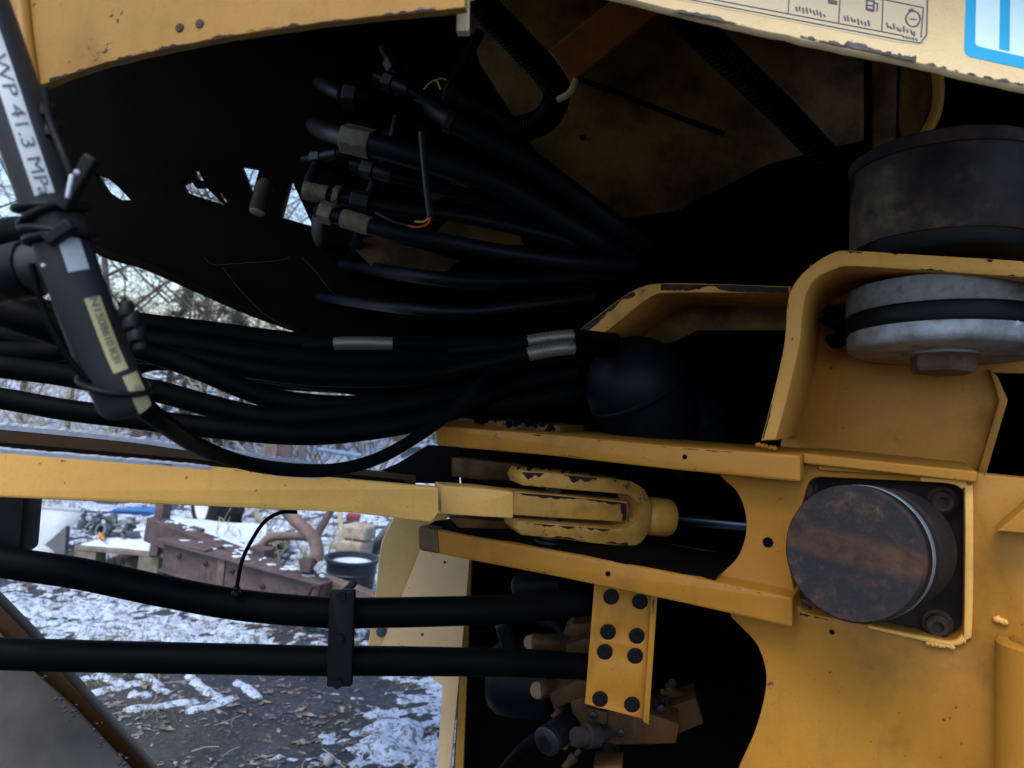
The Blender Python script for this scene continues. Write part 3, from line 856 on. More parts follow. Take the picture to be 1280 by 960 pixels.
mb = MB(); mb.box(P(579, 3, .735), RV * .006, FV * .006, UV * .03); mb.build('panel_clip', M['faded'], body, bevel=.001)
for k, (x, y) in enumerate(((225, 35), (250, 30))):
    mb = MB(); mb.lathe(FP.at(x, y), FP.n, [(.0045, -.001), (.0045, .0015), (.002, .002)], 10); mb.build('plug', M['rust_dark'], body)
# service decal on the hood: frame, cells, icons and marks
def strip(mbx, pl, a, b, w, h=.0009):
    A, B = pl.at(*a), pl.at(*b)
    mbx.beam(A + pl.n * h / 2, B + pl.n * h / 2, w, h, pl.n)
plate('service_decal', HP.off(.0006), [round2([(600, -190), (1160, -160), (1157, 55), (1130, 54), (780, -14), (600, -40)], 8)], .0005, M['decal'], hood, .0001)
DP = HP.off(.0006)
mb = MB()
for a, b in (((780, -16), (1128, 51)), ((1128, 51), (1150, 54)), ((1150, 54), (1158, 44)), ((1158, 44), (1161, -60)), ((860, -6), (1128, 45)), ((1048, 30), (1052, -40)), ((1102, 40), (1105, -40)), ((1052, -6), (1105, 0)), ((1105, 0), (1154, 10)), ((1154, 10), (1151, 47)), ((985, 18), (988, -40))):
    strip(mb, DP, a, b, .0011)
mb.build('decal_frame', M['print'], hood, smooth=0)
mb = MB()
rnd = random.Random(3)
for x0, y0, n in ((995, 14, 9), (1055, 27, 8), (1108, 37, 9)):      # unreadable small print in each cell
    for k in range(n):
        x = x0 + k * 4.3; y = y0 + k * .95 - rnd.uniform(0, 3)
        strip(mb, DP, (x, y - rnd.uniform(2, 6)), (x + rnd.uniform(0, 2), y + 1), .0016)
for k in range(5): strip(mb, DP, (1128 + k * 4, 45 + k * .8), (1130 + k * 4, 48 + k * .8), .0016)
mb.build('decal_small_print', M['print'], hood, smooth=0, kind='stuff')
mb = MB()
for a, b, w in (((1083, 12), (1083, 0), .0018), ((1092, 14), (1092, 1), .0018), ((1083, 1), (1092, 2), .0018), ((1083, 7), (1092, 8), .0018), ((1083, 12), (1092, 14), .0045), ((1096, 14), (1097, 5), .0014), ((1092, 3), (1097, 6), .0014)):
    strip(mb, DP, a, b, w)
mb.build('decal_fuel_icon', M['print'], hood, smooth=0)
mb = MB()
ci = [(1141 + 9 * math.cos(a * math.pi / 6), 24 + 10 * math.sin(a * math.pi / 6)) for a in range(13)]
for a, b in zip(ci[:-1], ci[1:]): strip(mb, DP, a, b, .0016)
strip(mb, DP, (1137, 24), (1145, 25), .0012); strip(mb, DP, (1136, 14), (1141, 12), .003)
mb.build('decal_engine_icon', M['print'], hood, smooth=0)
mb = MB(); strip(mb, DP, (1035, 2), (1046, 4), .008); mb.build('decal_filter_icon', M['zinc'], hood, smooth=0)
plate('blue_sticker', HP.off(.0008), [round2([(1212, -120), (1400, -95), (1400, 112), (1205, 69)], 10)], .0008, M['sticker_blue'], hood, .0001)
SB = HP.off(.0012)
plate('sticker_field', SB, [round2([(1223, -110), (1390, -85), (1390, 96), (1219, 57)], 6)], .0004, M['sticker_white'], hood, .0001)
plate('sticker_bar', HP.off(.0016), [[(1252, -100), (1264, -98), (1262, 64), (1249, 61)]], .0004, M['sticker_blue'], hood, .0001)

# enclosure behind the panels
BW = Plane(P(640, 480, 1.95), (0, -1, 0))
low = sm2([(-60, 60), (0, 150), (55, 240), (112, 312), (180, 337), (250, 368), (310, 394), (374, 417), (450, 450), (520, 500), (560, 530)], 4)
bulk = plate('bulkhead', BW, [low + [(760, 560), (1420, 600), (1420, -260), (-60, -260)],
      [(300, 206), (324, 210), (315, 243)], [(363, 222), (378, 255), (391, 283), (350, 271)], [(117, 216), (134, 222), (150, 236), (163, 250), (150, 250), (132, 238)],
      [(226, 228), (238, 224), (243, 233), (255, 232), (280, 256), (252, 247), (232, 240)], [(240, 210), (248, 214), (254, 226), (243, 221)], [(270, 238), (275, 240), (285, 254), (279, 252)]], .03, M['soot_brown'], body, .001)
lip = sm2([(-30, 110), (0, 150), (55, 240), (112, 312), (180, 337), (250, 368), (310, 394), (374, 417)], 5)
lip2 = [(x + (14 if y < 300 else 6), y - (2 if y < 300 else 8)) for x, y in lip]
plate('arch_lip', BW.off(.012), [lip + lip2[::-1]], .02, M['soot_brown'], body, .001)
mb = MB(); mb.box((.45, 1.5, 2.36), (1.75, 0, 0), (0, 1.0, 0), (0, 0, .02)); mb.build('roof_plate', M['soot'], body)  # unseen plate added to keep light from above out of the interior
mb = MB(); mb.box((1.62, 1.5, 1.6), (.01, 0, 0), (0, .9, 0), (0, 0, .74)); mb.build('side_wall', M['soot'], body)  # unseen wall added to close the interior against light
IP = Plane(P(820, 150, 1.72), (-.10, -.98, -.12))
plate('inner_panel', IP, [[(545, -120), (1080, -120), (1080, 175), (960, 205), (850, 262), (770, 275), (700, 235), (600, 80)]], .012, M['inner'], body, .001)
mb = MB(); mb.beam(P(880, -58, 1.62), P(700, 86, 1.66), .085, .03, (0, 1, 0)); mb.build('strut', paint('strut_paint', (.30, .105, .028), dirt=.6, chip=.8, grimeamt=.46, grime=(.01, .006, .005)), body, bevel=.004)
mb = MB(); mb.tube(catmull([IP.at(700, 92) + IP.n * .004, IP.at(760, 112) + IP.n * .004, IP.at(830, 140) + IP.n * .004, IP.at(905, 168) + IP.n * .004], 5), .006, 6); mb.build('sealant_bead', M['soot'], body, smooth=60)
for x, y, r in ((728, 172, .006), (760, 60, .008)):
    mb = MB(); q = IP.at(x, y); mb.lathe(q, IP.n, [(r, -.002), (r, .006), (r * .7, .01), (.0001, .01)], 18); mb.build('grommet', M['soot'], body)
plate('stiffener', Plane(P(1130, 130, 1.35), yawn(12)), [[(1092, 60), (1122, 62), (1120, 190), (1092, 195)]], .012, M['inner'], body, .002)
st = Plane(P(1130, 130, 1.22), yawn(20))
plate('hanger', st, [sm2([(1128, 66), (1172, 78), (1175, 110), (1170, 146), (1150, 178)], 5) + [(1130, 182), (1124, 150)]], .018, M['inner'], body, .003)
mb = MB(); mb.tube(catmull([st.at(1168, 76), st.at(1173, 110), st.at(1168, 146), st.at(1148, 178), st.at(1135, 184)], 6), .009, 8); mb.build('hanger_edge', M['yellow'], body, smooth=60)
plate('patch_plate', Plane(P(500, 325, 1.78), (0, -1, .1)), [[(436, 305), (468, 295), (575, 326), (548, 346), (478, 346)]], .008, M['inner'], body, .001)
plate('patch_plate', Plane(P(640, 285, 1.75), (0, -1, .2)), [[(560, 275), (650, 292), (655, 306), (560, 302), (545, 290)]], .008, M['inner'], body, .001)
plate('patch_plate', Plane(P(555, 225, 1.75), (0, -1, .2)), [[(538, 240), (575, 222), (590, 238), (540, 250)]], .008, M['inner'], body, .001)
mb = MB(); c = P(326, 250, 1.75); mb.lathe(c, (-.10, -.25, -1), [(.012, -.05), (.019, -.04), (.020, .02), (.018, .030)], 24); can = mb.build('canister', M['rust_dark'], body, smooth=40)
mb = MB(); mb.lathe(c, (-.10, -.25, -1), [(.0175, .028), (.018, .032), (.015, .034), (.0001, .034)], 24); mb.build('canister_base', M['silver'], can, smooth=40)

# ------------------------------------------------------------------ machine: frame with the two ears
E = Plane(P(1000, 700, 1.15), yawn(27))
SP = E.off(-.05)
frame = thing('loader_chassis', (.75, 1.3, 0.0), 'yellow welded pivot frame plate with two protruding ears at right', 'loader frame')
web = [(872, 580), (1000, 590), (1008, 570), (1225, 592), (1420, 612), (1420, 1120), (880, 1120), (905, 1010)] + sm2([(925, 955), (943, 915), (955, 872), (957, 840), (947, 808), (930, 788), (914, 772)], 5) + [(906, 745), (880, 735), (896, 720)]
web += sm2([(903, 716), (922, 696), (932, 668), (931, 640), (921, 615), (905, 600)], 4) + [(900, 594), (872, 590)]
hole = round2([(1012, 596), (1192, 604), (1206, 612), (1204, 792), (1188, 803), (1150, 794), (998, 764), (985, 700)], 14)
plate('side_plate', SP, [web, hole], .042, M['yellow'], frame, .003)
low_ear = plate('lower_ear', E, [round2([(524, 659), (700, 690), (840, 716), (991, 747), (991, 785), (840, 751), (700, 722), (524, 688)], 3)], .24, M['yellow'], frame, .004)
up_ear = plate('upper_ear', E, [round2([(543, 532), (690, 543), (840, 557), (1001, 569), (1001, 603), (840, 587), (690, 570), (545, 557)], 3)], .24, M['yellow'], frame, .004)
# dark sheet standing in for the shade on the lower ear's top
def shade_sheet(name, pl, top, d0, d1, h, parent):
    mb = MB(); n = len(top) * 6
    line = catmull([pl.at(x, y) for x, y in top], 6)
    rows = 7; vs = []
    for j in range(rows):
        for i, p in enumerate(line):
            t = j / (rows - 1)
            w = .012 * noise.noise(Vector((p.x * 25, p.z * 25, j))) if j == 0 else 0
            vs.append(p - pl.n * (d0 + w + (d1 - d0) * t) + Vector((0, 0, (h if 0 < j < rows - 1 else -.002) * (1 + .6 * noise.noise(p * 30 + Vector((j, 0, 0)))))))
    m = len(line)
    mb.add(vs, [(j * m + i, j * m + i + 1, (j + 1) * m + i + 1, (j + 1) * m + i) for j in range(rows - 1) for i in range(m - 1)])
    return mb.build(name, M['soot'], parent, smooth=180, recalc=False)
shade_sheet('grease_layer', E, [(528, 659), (700, 689), (840, 715), (893, 725)], .008, .23, .006, low_ear)
plate('ear_nose', E.off(.003), [round2([(522, 657), (546, 662), (549, 693), (523, 688)], 5)], .20, simple('rubbed_brown_paint', (.13, .072, .030), .6, var=.6, scale=25), low_ear, .004)
# ledge above the upper ear
plate('ledge', E.off(-.07), [[(486, 536), (545, 520), (700, 532), (700, 541), (545, 532)]], .12, M['inner'], frame, .002)
mb = MB()
for k in range(26):
    x = random.uniform(590, 700); mb.lump(E.off(-.075).at(x, 521 + (x - 545) * .08 + random.uniform(-3, 3)), random.uniform(.004, .011), 1, .6, 1, k)
mb.build('caked_mud', M['soot'], frame, smooth=60, kind='stuff')
# hub bracket: bent strap whose edge faces the viewer, and its back plate
so_ = sm2([(1420, 337), (1280, 326), (1150, 318), (1066, 313), (1040, 316), (1010, 335), (992, 356), (984, 380), (980, 430), (967, 490), (951, 551)], 5)
si_ = sm2([(970, 550), (986, 490), (1000, 428), (1003, 395), (1008, 368), (1021, 348), (1045, 336), (1066, 333), (1150, 338), (1280, 347), (1420, 358)], 5)
plate('hub_strap', E.off(.005), [so_ + si_], .27, M['yellow_strap'], frame, .003)
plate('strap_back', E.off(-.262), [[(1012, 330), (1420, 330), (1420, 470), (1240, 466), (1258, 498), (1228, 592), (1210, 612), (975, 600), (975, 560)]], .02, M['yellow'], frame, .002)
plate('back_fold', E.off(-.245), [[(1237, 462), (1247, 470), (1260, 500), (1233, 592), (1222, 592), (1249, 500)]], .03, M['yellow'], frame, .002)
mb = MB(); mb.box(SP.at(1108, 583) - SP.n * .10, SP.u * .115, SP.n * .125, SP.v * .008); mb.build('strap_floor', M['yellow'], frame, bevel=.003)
ra = sm2([(714, 419), (745, 396), (778, 371), (803, 358), (830, 354), (900, 355), (988, 358)], 4)
rb_ = sm2([(988, 367), (900, 366), (834, 366), (812, 372), (782, 395), (752, 418), (722, 432)], 4)
plate('rear_strap', E.off(-.11), [ra + rb_], .20, M['yellow_worn'], frame, .002)
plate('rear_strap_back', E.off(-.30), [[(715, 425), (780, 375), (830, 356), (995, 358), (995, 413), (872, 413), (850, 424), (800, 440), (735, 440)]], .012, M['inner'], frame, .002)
mb = MB(); q = E.off(-.12).at(955, 556)
for k in range(5): mb.lump(E.off(-.03).at(948 + k * 5, 556 + k * 1.0), (.0045, .0045, .004), 1, .5, 2, k)
mb.build('weld_bead', M['yellow'], frame, smooth=80)
# steps, welds, gussets and tube on the side plate
plate('step_strip', SP.off(.014), [round2([(1024, 575), (1120, 581), (1118, 594), (1022, 588)], 3)], .02, M['yellow'], frame, .003)
plate('recess_rim', SP.off(.007), [sm2([(1150, 594), (1190, 597), (1210, 606), (1217, 622), (1216, 780), (1210, 800), (1192, 808), (1150, 801), (1085, 786)], 5) + sm2([(1085, 782), (1150, 795), (1188, 802), (1202, 794), (1205, 780), (1206, 622), (1202, 612), (1188, 605), (1150, 602)], 5)], .012, M['yellow_clean'], frame, .003)
for (a, b) in (((1160, 803), (1190, 808)), ((1246, 773), (1256, 777))):
    mb = MB()
    for k in range(7):
        t = k / 6; mb.lump(SP.at(a[0] + (b[0] - a[0]) * t, a[1] + (b[1] - a[1]) * t) + SP.n * .004, random.uniform(.003, .006), 1, .5, 2, k)
    mb.build('weld_spatter', M['yellow_clean'], frame, smooth=80)
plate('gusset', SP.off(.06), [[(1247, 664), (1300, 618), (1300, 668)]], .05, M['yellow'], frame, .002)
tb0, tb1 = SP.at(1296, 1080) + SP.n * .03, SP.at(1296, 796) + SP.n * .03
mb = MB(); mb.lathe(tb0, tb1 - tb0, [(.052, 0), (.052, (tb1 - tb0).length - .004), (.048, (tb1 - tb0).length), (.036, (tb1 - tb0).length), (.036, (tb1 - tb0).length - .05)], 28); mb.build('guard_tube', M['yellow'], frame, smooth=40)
for x, y, r in ((960, 678, .0085), (1040, 790, .004), (760, 717, .0045), (856, 571, .004)):
    pl_ = SP if x > 900 else E
    mb = MB(); mb.lathe(pl_.at(x, y), pl_.n, [(r, -.001), (r, .0008), (r * .6, .0012), (.0001, .0012)], 9); mb.build('bolt_hole_plug', M['soot'], frame)
# lower compartment behind the frame
LW = Plane(P(640, 800, 2.02), (0, -1, 0))
plate('far_side_plate', LW, [[(566, 500), (586, 700), (577, 805), (560, 1060), (1420, 1060), (1420, 560), (760, 520)]], .03, M['soot_brown'], frame, .002)
plate('far_flange', LW.off(.05), [[(586, 695), (590, 695), (575, 1060), (563, 1060), (577, 805)]], .04, M['yellow_worn'], frame, .002)
mb = MB(); mb.box(LW.at(1000, 1010) + Vector((0, -.28, 0)), (.75, 0, 0), (0, .30, 0), (0, 0, .012)); mb.build('belly_plate', M['soot'], frame)
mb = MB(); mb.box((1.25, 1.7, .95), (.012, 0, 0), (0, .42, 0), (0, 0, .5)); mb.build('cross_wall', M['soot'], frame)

# ------------------------------------------------------------------ pale far panel
fp = thing('far_side_panel', P(520, 960, 1.9), 'pale beige folded panel behind the two lower hoses', 'loader panel')
FA = Plane(P(500, 730, 1.93), (.25, -.95, .1))
plate('left_panel', FA, [[(492, 648), (478, 676), (474, 700), (468, 760), (460, 812), (520, 835), (545, 800), (560, 640)]], .012, M['far_yellow'], fp, .002)
FB = Plane(P(540, 740, 1.90), (-.12, -.97, .15))
plate('right_panel', FB, [[(534, 655), (585, 655), (587, 700), (578, 805), (562, 970), (556, 1060), (538, 1060), (546, 960), (553, 858), (527, 838), (474, 812), (500, 750), (524, 690)]], .010, M['beige'], fp, .002)
for x, y in ((556, 703), (528, 793)):
    mb = MB(); mb.lathe(FB.at(x, y), FB.n, [(.0035, -.001), (.0035, .002), (.0001, .003)], 8); mb.build('rivet', M['rust_dark'], fp)
mb = MB(); q = FA.at(476, 789); mb.lathe(q, FA.n, [(.012, 0), (.012, .015), (.006, .018), (.0001, .018)], 12); mb.build('catch', M['slate'], fp)

# ------------------------------------------------------------------ pivot hub
hub = thing('pivot_hub', P(1178, 400, 1.2), 'rusty pivot drum above a silver bolted disc at upper right', 'pivot hub')
ax = Vector((-.02, .10, .99)).normalized()
HC = P(1182, 333, 1.21)
def hz(y): return (330 - y) * 1.19 / F
def hpart(name, prof, mat, n=64):
    mb = MB(); mb.lathe(HC, ax, prof, n); return mb.build(name, mat, hub, smooth=40)
r0 = .140
hpart('drum', [(r0 * .98, hz(312)), (r0, hz(308)), (r0, hz(216)), (r0 * 1.005, hz(212)), (r0 * .93, hz(196)), (r0 * .9, hz(190)), (.0001, hz(188))], M['rust_drum'])
hpart('drum_lip', [(r0 * .97, hz(212)), (r0 * 1.02, hz(211)), (r0 * 1.02, hz(196)), (r0 * .97, hz(192)), (r0 * .85, hz(189))], M['rust_dark'])
hpart('seal_ring', [(r0 * .93, hz(331)), (r0 * .96, hz(326)), (r0 * .96, hz(305)), (r0 * .9, hz(303))], M['plastic'])
r1 = .144
hpart('upper_disc', [(r1 * .99, hz(397)), (r1, hz(395)), (r1, hz(369)), (r1 * .99, hz(366)), (.02, hz(365))], M['silver_dark'])
hpart('rubber_band', [(r1 * .965, hz(420)), (r1 * .982, hz(417)), (r1 * .982, hz(400)), (r1 * .965, hz(397))], M['plastic'])
hpart('lower_disc', [(.02, hz(443)), (r1 * .93, hz(443)), (r1 * .975, hz(439)), (r1 * .985, hz(435)), (r1 * .985, hz(423)), (r1 * .97, hz(420)), (.02, hz(419))], M['silver'])
bmesh_r = .048
mb = MB(); hb = HC + ax * hz(443) + Vector((-.004, 0, 0)); mb.lathe(hb, -ax, [(bmesh_r * .9, -.004), (bmesh_r, .002), (bmesh_r, .024), (bmesh_r * .9, .030), (.0001, .030)], 6, up=(1, .25, 0)); mb.build('hex_bolt', M['bolt_rust'], hub, smooth=20, bevel=.002)
mb = MB(); mb.lathe(hb, -ax, [(.056, -.002), (.056, .004), (.04, .0045)], 28); mb.build('washer', M['silver'], hub)
mb = MB(); q = E.off(-.18).at(1052, 405)
for k in range(4): mb.lump(q + Vector((random.uniform(-.008, .02), 0, -.016 * k + .02)), (.030 - .004 * k, .02, .014), 1, .5, 2, k)
mb.build('torn_seal', M['soot'], hub, smooth=60)
mb = MB(); mb.lump(HC + ax * hz(412) + Vector((.02, -r1 * .98, 0)), (.006, .003, .004), 1, .5, 1, 2); mb.build('dirt_fleck', M['frost'], hub)

# ------------------------------------------------------------------ steering cylinder end cap in its recess
ce = thing('cylinder_head', P(1090, 700, 1.15), 'round rusty end cap standing in the square recess of the frame', 'cylinder head')
ca = Vector((-math.sin(R(43)), -math.cos(R(43)), .05)).normalized()
CF = P(1064, 692, 1.02); rc = .0905
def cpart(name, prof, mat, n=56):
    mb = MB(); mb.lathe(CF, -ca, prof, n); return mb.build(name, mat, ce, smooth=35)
def capmat():
    k = N('rusty_cap_face')
    c = k.ramp(k.noise(30, 10, .78), [(.36, (.010, .011, .015)), (.49, (.014, .013, .016)), (.57, (.036, .020, .016)), (.70, (.085, .058, .048))])
    tc_ = k.n('ShaderNodeTexCoord'); sp_ = k.n('ShaderNodeSeparateXYZ'); k.l(k.pos, sp_.inputs[0])
    z = k.math('SUBTRACT', k.math('ADD', sp_.outputs['Z'], k.math('MULTIPLY', sp_.outputs['X'], .10)), CF.z + CF.x * .10 + .006)
    band = k.ramp(k.math('ADD', k.math('ABSOLUTE', z), k.math('MULTIPLY', k.math('SUBTRACT', k.noise(30, 6, .7), .5), .03)), [(.012, .85), (.022, 0.)])
    c = k.mix(band, c, k.ramp(k.noise(40, 6, .7), [(.35, (.024, .012, .008)), (.65, (.085, .038, .022))]))
    k.bump(k.noise(120, 7, .7), .5, .002)
    return k.out(c, .7, 0.0, .3)
cpart('cap_face', [(.0001, 0), (rc * .965, 0), (rc, .004), (rc, .012)], capmat())
cpart('cap_body', [(rc * .99, .011), (rc * 1.0, .014), (rc * 1.0, .032), (rc * .97, .034)], M['plastic'])
cpart('wiper_ring', [(rc * .97, .029), (rc * 1.005, .031), (rc * 1.005, .044), (rc * .95, .046)], simple('worn_steel', (.20, .27, .35), .4, .4, .3))
cpart('barrel', [(rc * .94, .044), (rc * .97, .046), (rc * .97, .075), (rc * 1.0, .077), (rc * 1.0, .083), (rc * .96, .085), (rc * .96, .17)], M['greasy_steel'])
FL = SP.off(-.043)
plate('flange', FL, [round2([(965, 580), (1212, 592), (1212, 812), (965, 800)], 12)], .02, M['greasy_steel'], ce, .002)
for x, y in ((1178, 626), (1172, 779), (1005, 610), (1005, 765)):
    mb = MB(); q = FL.at(x, y); mb.lathe(q, FL.n, [(.021, 0), (.021, .003), (.016, .004), (.016, .022), (.013, .025), (.008, .025), (.008, .018), (.0001, .018)], 24); mb.build('bolt', M['rust_dark'], ce, smooth=35)

# ------------------------------------------------------------------ link bar, clevis and rod
LA, LB_ = P(0, 590, .95), P(545, 628, 1.24)
dl = (LB_ - LA); nl = Vector((dl.y, -dl.x, 0)).normalized()
L = Plane(LA, nl)
lb = thing('link_bar', P(270, 640, 1.1), 'long yellow steel bar with frosted top edge running in from the left', 'link bar')
plate('near_flange', L, [round2([(-90, 555), (0, 562), (220, 580), (440, 600), (548, 609), (549, 640), (540, 653), (440, 641), (0, 622), (-90, 618)], 3)], .016, M['yellow_clean'], lb, .003)
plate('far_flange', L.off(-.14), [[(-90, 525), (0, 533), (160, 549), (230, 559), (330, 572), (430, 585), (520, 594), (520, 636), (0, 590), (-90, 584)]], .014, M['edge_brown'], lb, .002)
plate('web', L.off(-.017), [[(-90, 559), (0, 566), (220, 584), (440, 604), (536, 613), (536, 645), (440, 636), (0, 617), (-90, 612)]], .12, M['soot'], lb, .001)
def frost(parent, pl, line, w, h, thr, seed, back):
    mb = MB(); pts = catmull([pl.at(x, y) for x, y in line], 60)
    cur = []
    def flush(c):
        if len(c) < 3: return
        n = len(c); vs = []; fs = []
        for i, (p, k) in enumerate(c):
            e = min(1, min(i, n - 1 - i) / 3)
            for a, b in ((.002, -.004), (.003, .5), (-.25, 1.0), (-.75, 1.0), (-1.0, .5), (-1.0, -.004)):
                vs.append(p + pl.n * (w * a if a < 0 else a) + Vector((0, 0, h * k * e * b if b > 0 else b)))
        for i in range(n - 1):
            for j in range(5): fs.append((i * 6 + j, i * 6 + j + 1, (i + 1) * 6 + j + 1, (i + 1) * 6 + j))
        mb.add(vs, fs)
    for i, p in enumerate(pts):
        q = .5 + .5 * noise.noise(p * 9 + Vector((seed, 0, 0))) + .3 * noise.noise(p * 60)
        if q > thr: cur.append((p, .4 + q + .5 * noise.noise(p * 150)))
        else: flush(cur); cur = []
    flush(cur)
    return mb.build('frost', M['frost'], parent, smooth=60, recalc=False, kind='stuff')
frost(lb, L.off(-.002), [(-60, 558), (0, 562), (110, 571), (220, 580), (330, 590), (400, 596)], .013, .0024, .22, 1, 0)
frost(lb, L.off(-.141), [(-60, 528), (0, 533), (160, 549), (230, 559), (330, 572), (400, 581)], .012, .006, .12, 5, 0)
T = Plane(P(640, 630, 1.33), (dl.y * .6, -dl.x, 0))
plate('tongue_block', T, [round2([(551, 607), (600, 610), (642, 615), (642, 648), (600, 646), (551, 642)], 3)], .05, M['yellow_clean'], lb, .003)
plate('tongue', T.off(-.006), [round2([(640, 614), (700, 618), (785, 627), (785, 653), (700, 648), (640, 644)], 2)], .045, M['yellow_worn'], lb, .003)
plate('upper_cheek', T.off(-.09), [[(566, 572), (650, 580), (665, 586), (665, 602), (600, 600), (566, 596)]], .03, M['inner'], lb, .003)
plate('lower_cheek', T.off(-.06), [[(562, 646), (640, 652), (640, 662), (575, 660)]], .03, M['inner'], lb, .003)
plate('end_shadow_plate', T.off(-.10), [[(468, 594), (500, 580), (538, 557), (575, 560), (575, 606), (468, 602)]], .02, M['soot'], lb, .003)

cl = thing('rod_clevis', P(740, 690, 1.36), 'yellow U-shaped clevis on a shiny rod gripping the bar end', 'clevis')
fo = [(656, 589), (700, 592), (770, 599)] + sm2([(790, 602), (806, 612), (815, 635), (813, 660), (801, 679), (787, 684)], 5) + [(740, 679), (700, 674), (652, 669), (646, 662), (647, 651), (700, 655), (770, 661)]
fo += sm2([(783, 660), (795, 652), (798, 640), (794, 626), (783, 618)], 4) + [(720, 613), (654, 607), (650, 598)]
plate('fork', T.off(.010), [fo], .075, M['yellow_worn'], cl, .003)
cdir = Vector((.80, .22, -.045)).normalized()
c0 = P(812, 645, 1.44)
mb = MB(); mb.lathe(c0, cdir, [(.030, -.01), (.036, .0), (.036, .034), (.033, .042), (.025, .046)], 32); mb.build('collar', M['yellow_strap'], cl, smooth=40)
mb = MB(); mb.lathe(c0 + cdir * .04, cdir, [(.0165, 0), (.0165, .40)], 28); mb.build('rod', M['chrome'], cl, smooth=60)
pz = T.at(695, 670) - T.n * .035
mb = MB(); mb.lathe(pz + Vector((.002, 0, -.028)), (.05, 0, 1), [(.027, 0), (.029, .003), (.029, .014), (.018, .016), (.018, .12)], 26); mb.build('pin', M['steel_dark'], cl, smooth=40)
mb = MB()
for k in range(16):
    t = k / 15; mb.lump(T.off(.002).at(655 + 120 * t, 588 + 12 * t + random.uniform(-2, 1)) - T.n * random.uniform(.0, .04), random.uniform(.003, .006), 1, .6, 1, k)
mb.build('flaking_grease', M['soot'], cl, smooth=60, kind='stuff')

# ------------------------------------------------------------------ bracket plate with eight rubber plugs, valve block behind
BP = Plane(P(775, 815, 1.33), yawn(8))
bp = thing('plug_plate', P(775, 905, 1.33), 'yellow upright plate with eight black round plugs below the lower ear', 'bracket')
hs = [(764, 746), (800, 752), (760, 790), (796, 795), (756, 815), (794, 820), (750, 874), (790, 881)]
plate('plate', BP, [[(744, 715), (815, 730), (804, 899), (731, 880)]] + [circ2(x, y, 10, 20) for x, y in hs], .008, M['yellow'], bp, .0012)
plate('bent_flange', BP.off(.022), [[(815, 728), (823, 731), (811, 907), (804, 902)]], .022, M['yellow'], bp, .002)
for x, y in hs:
    mb = MB(); q = BP.at(x, y); mb.lathe(q - BP.n * .008, BP.n, [(.0136, 0), (.0136, .0075), (.010, .0085), (.0001, .006)], 20); mb.build('plug', M['plastic'], bp, smooth=40)

vb = thing('valve_block', P(760, 960, 1.5), 'dirty orange-yellow hydraulic valve block with fittings behind the plug plate', 'valve')
def vcyl(name, a, b, r, mat, Y0=1.48, Y1=1.5, prof=None):
    A, B = P(*a, Y0), P(*b, Y1); d = B - A; l = d.length
    mb = MB(); mb.lathe(A, d, [(r * .86, 0), (r, .003), (r, l)] if not prof else [(r * p, l * q) for p, q in prof], 22); return mb.build(name, mat, vb, smooth=40)
def vblk(name, poly, Y, th, mat='orange_inner', yaw=10):
    return plate(name, Plane(P(*poly[0], Y), yawn(yaw)), [poly], th, M[mat], vb, .004)
vblk('valve_body', [(704, 792), (716, 780), (745, 779), (745, 796), (712, 803)], 1.50, .08)
vblk('valve_body', [(707, 806), (730, 798), (745, 800), (745, 822), (708, 818)], 1.46, .06)
vcyl('fitting', (664, 803), (706, 804), .0165, M['orange_inner'])
vcyl('fitting_end', (662, 803), (668, 803), .014, M['fit_end'])
vcyl('fitting', (674, 862), (694, 860), .017, M['orange_inner'])
vcyl('fitting_end', (671, 863), (679, 862), .0165, M['fit_end'])
vblk('valve_body', [(686, 868), (722, 850), (745, 852), (745, 866), (692, 887)], 1.46, .07)
vblk('valve_body', [(690, 850), (712, 847), (725, 851), (690, 866)], 1.52, .05)
vblk('manifold', [(712, 876), (740, 868), (850, 905), (845, 930), (770, 932), (722, 918)], 1.45, .10)
vblk('manifold_face', [(733, 884), (760, 890), (758, 912), (735, 908)], 1.435, .02)
vblk('manifold', [(790, 900), (870, 872), (880, 905), (812, 932)], 1.50, .08)
vcyl('solenoid', (718, 922), (757, 917), .022, M['greasy_steel'], 1.38, 1.42, [(.7, 0), (.8, .05), (.8, .35), (1, .38), (1, .7), (.7, .75), (.7, 1)])
vcyl('solenoid', (680, 930), (712, 905), .026, M['plastic'], 1.4, 1.46, [(.6, 0), (.9, .1), (.9, .4), (1, .45), (1, 1)])
vcyl('hose_band', (682, 928), (688, 923), .027, M['steel_dark'], 1.398, 1.41)
vblk('lower_block', [(742, 957), (778, 957), (778, 1000), (742, 1000)], 1.42, .06)
rv = random.Random(12)
for k in range(26):
    x = rv.uniform(690, 850); y = rv.uniform(862, 940); a = rv.uniform(0, 6.28); l = rv.uniform(14, 34)
    Y0 = rv.uniform(1.5, 1.62); rr = rv.uniform(.008, .016)
    vcyl('small_fitting', (x, y), (x + math.cos(a) * l, y + math.sin(a) * l), rr, M[rv.choice(['orange_inner', 'orange_inner', 'greasy_steel', 'inner'])], Y0, Y0 + rv.uniform(-.04, .04), [(.55, 0), (.6, .3), (1, .32), (1, .62), (.75, .64), (.75, 1)])
for k, pts in enumerate((((700, 912, 1.48), (660, 930, 1.55), (620, 975, 1.6)), ((712, 800, 1.53), (690, 780, 1.6), (640, 770, 1.7)))):
    mb = MB(); mb.tube(catmull([P(*q) for q in pts], 8), .012, 12); mb.build('valve_hose', M['rubber'], vb, smooth=80)
for x, y in ((742, 893), (752, 905), (776, 915), (812, 922), (835, 915), (826, 885)):
    mb = MB(); q = P(x, y, 1.435); mb.lathe(q, yawn(10), [(.008, -.01), (.008, .006), (.004, .008), (.0001, .008)], 6); mb.build('cap_screw', M['steel_dark'], vb)
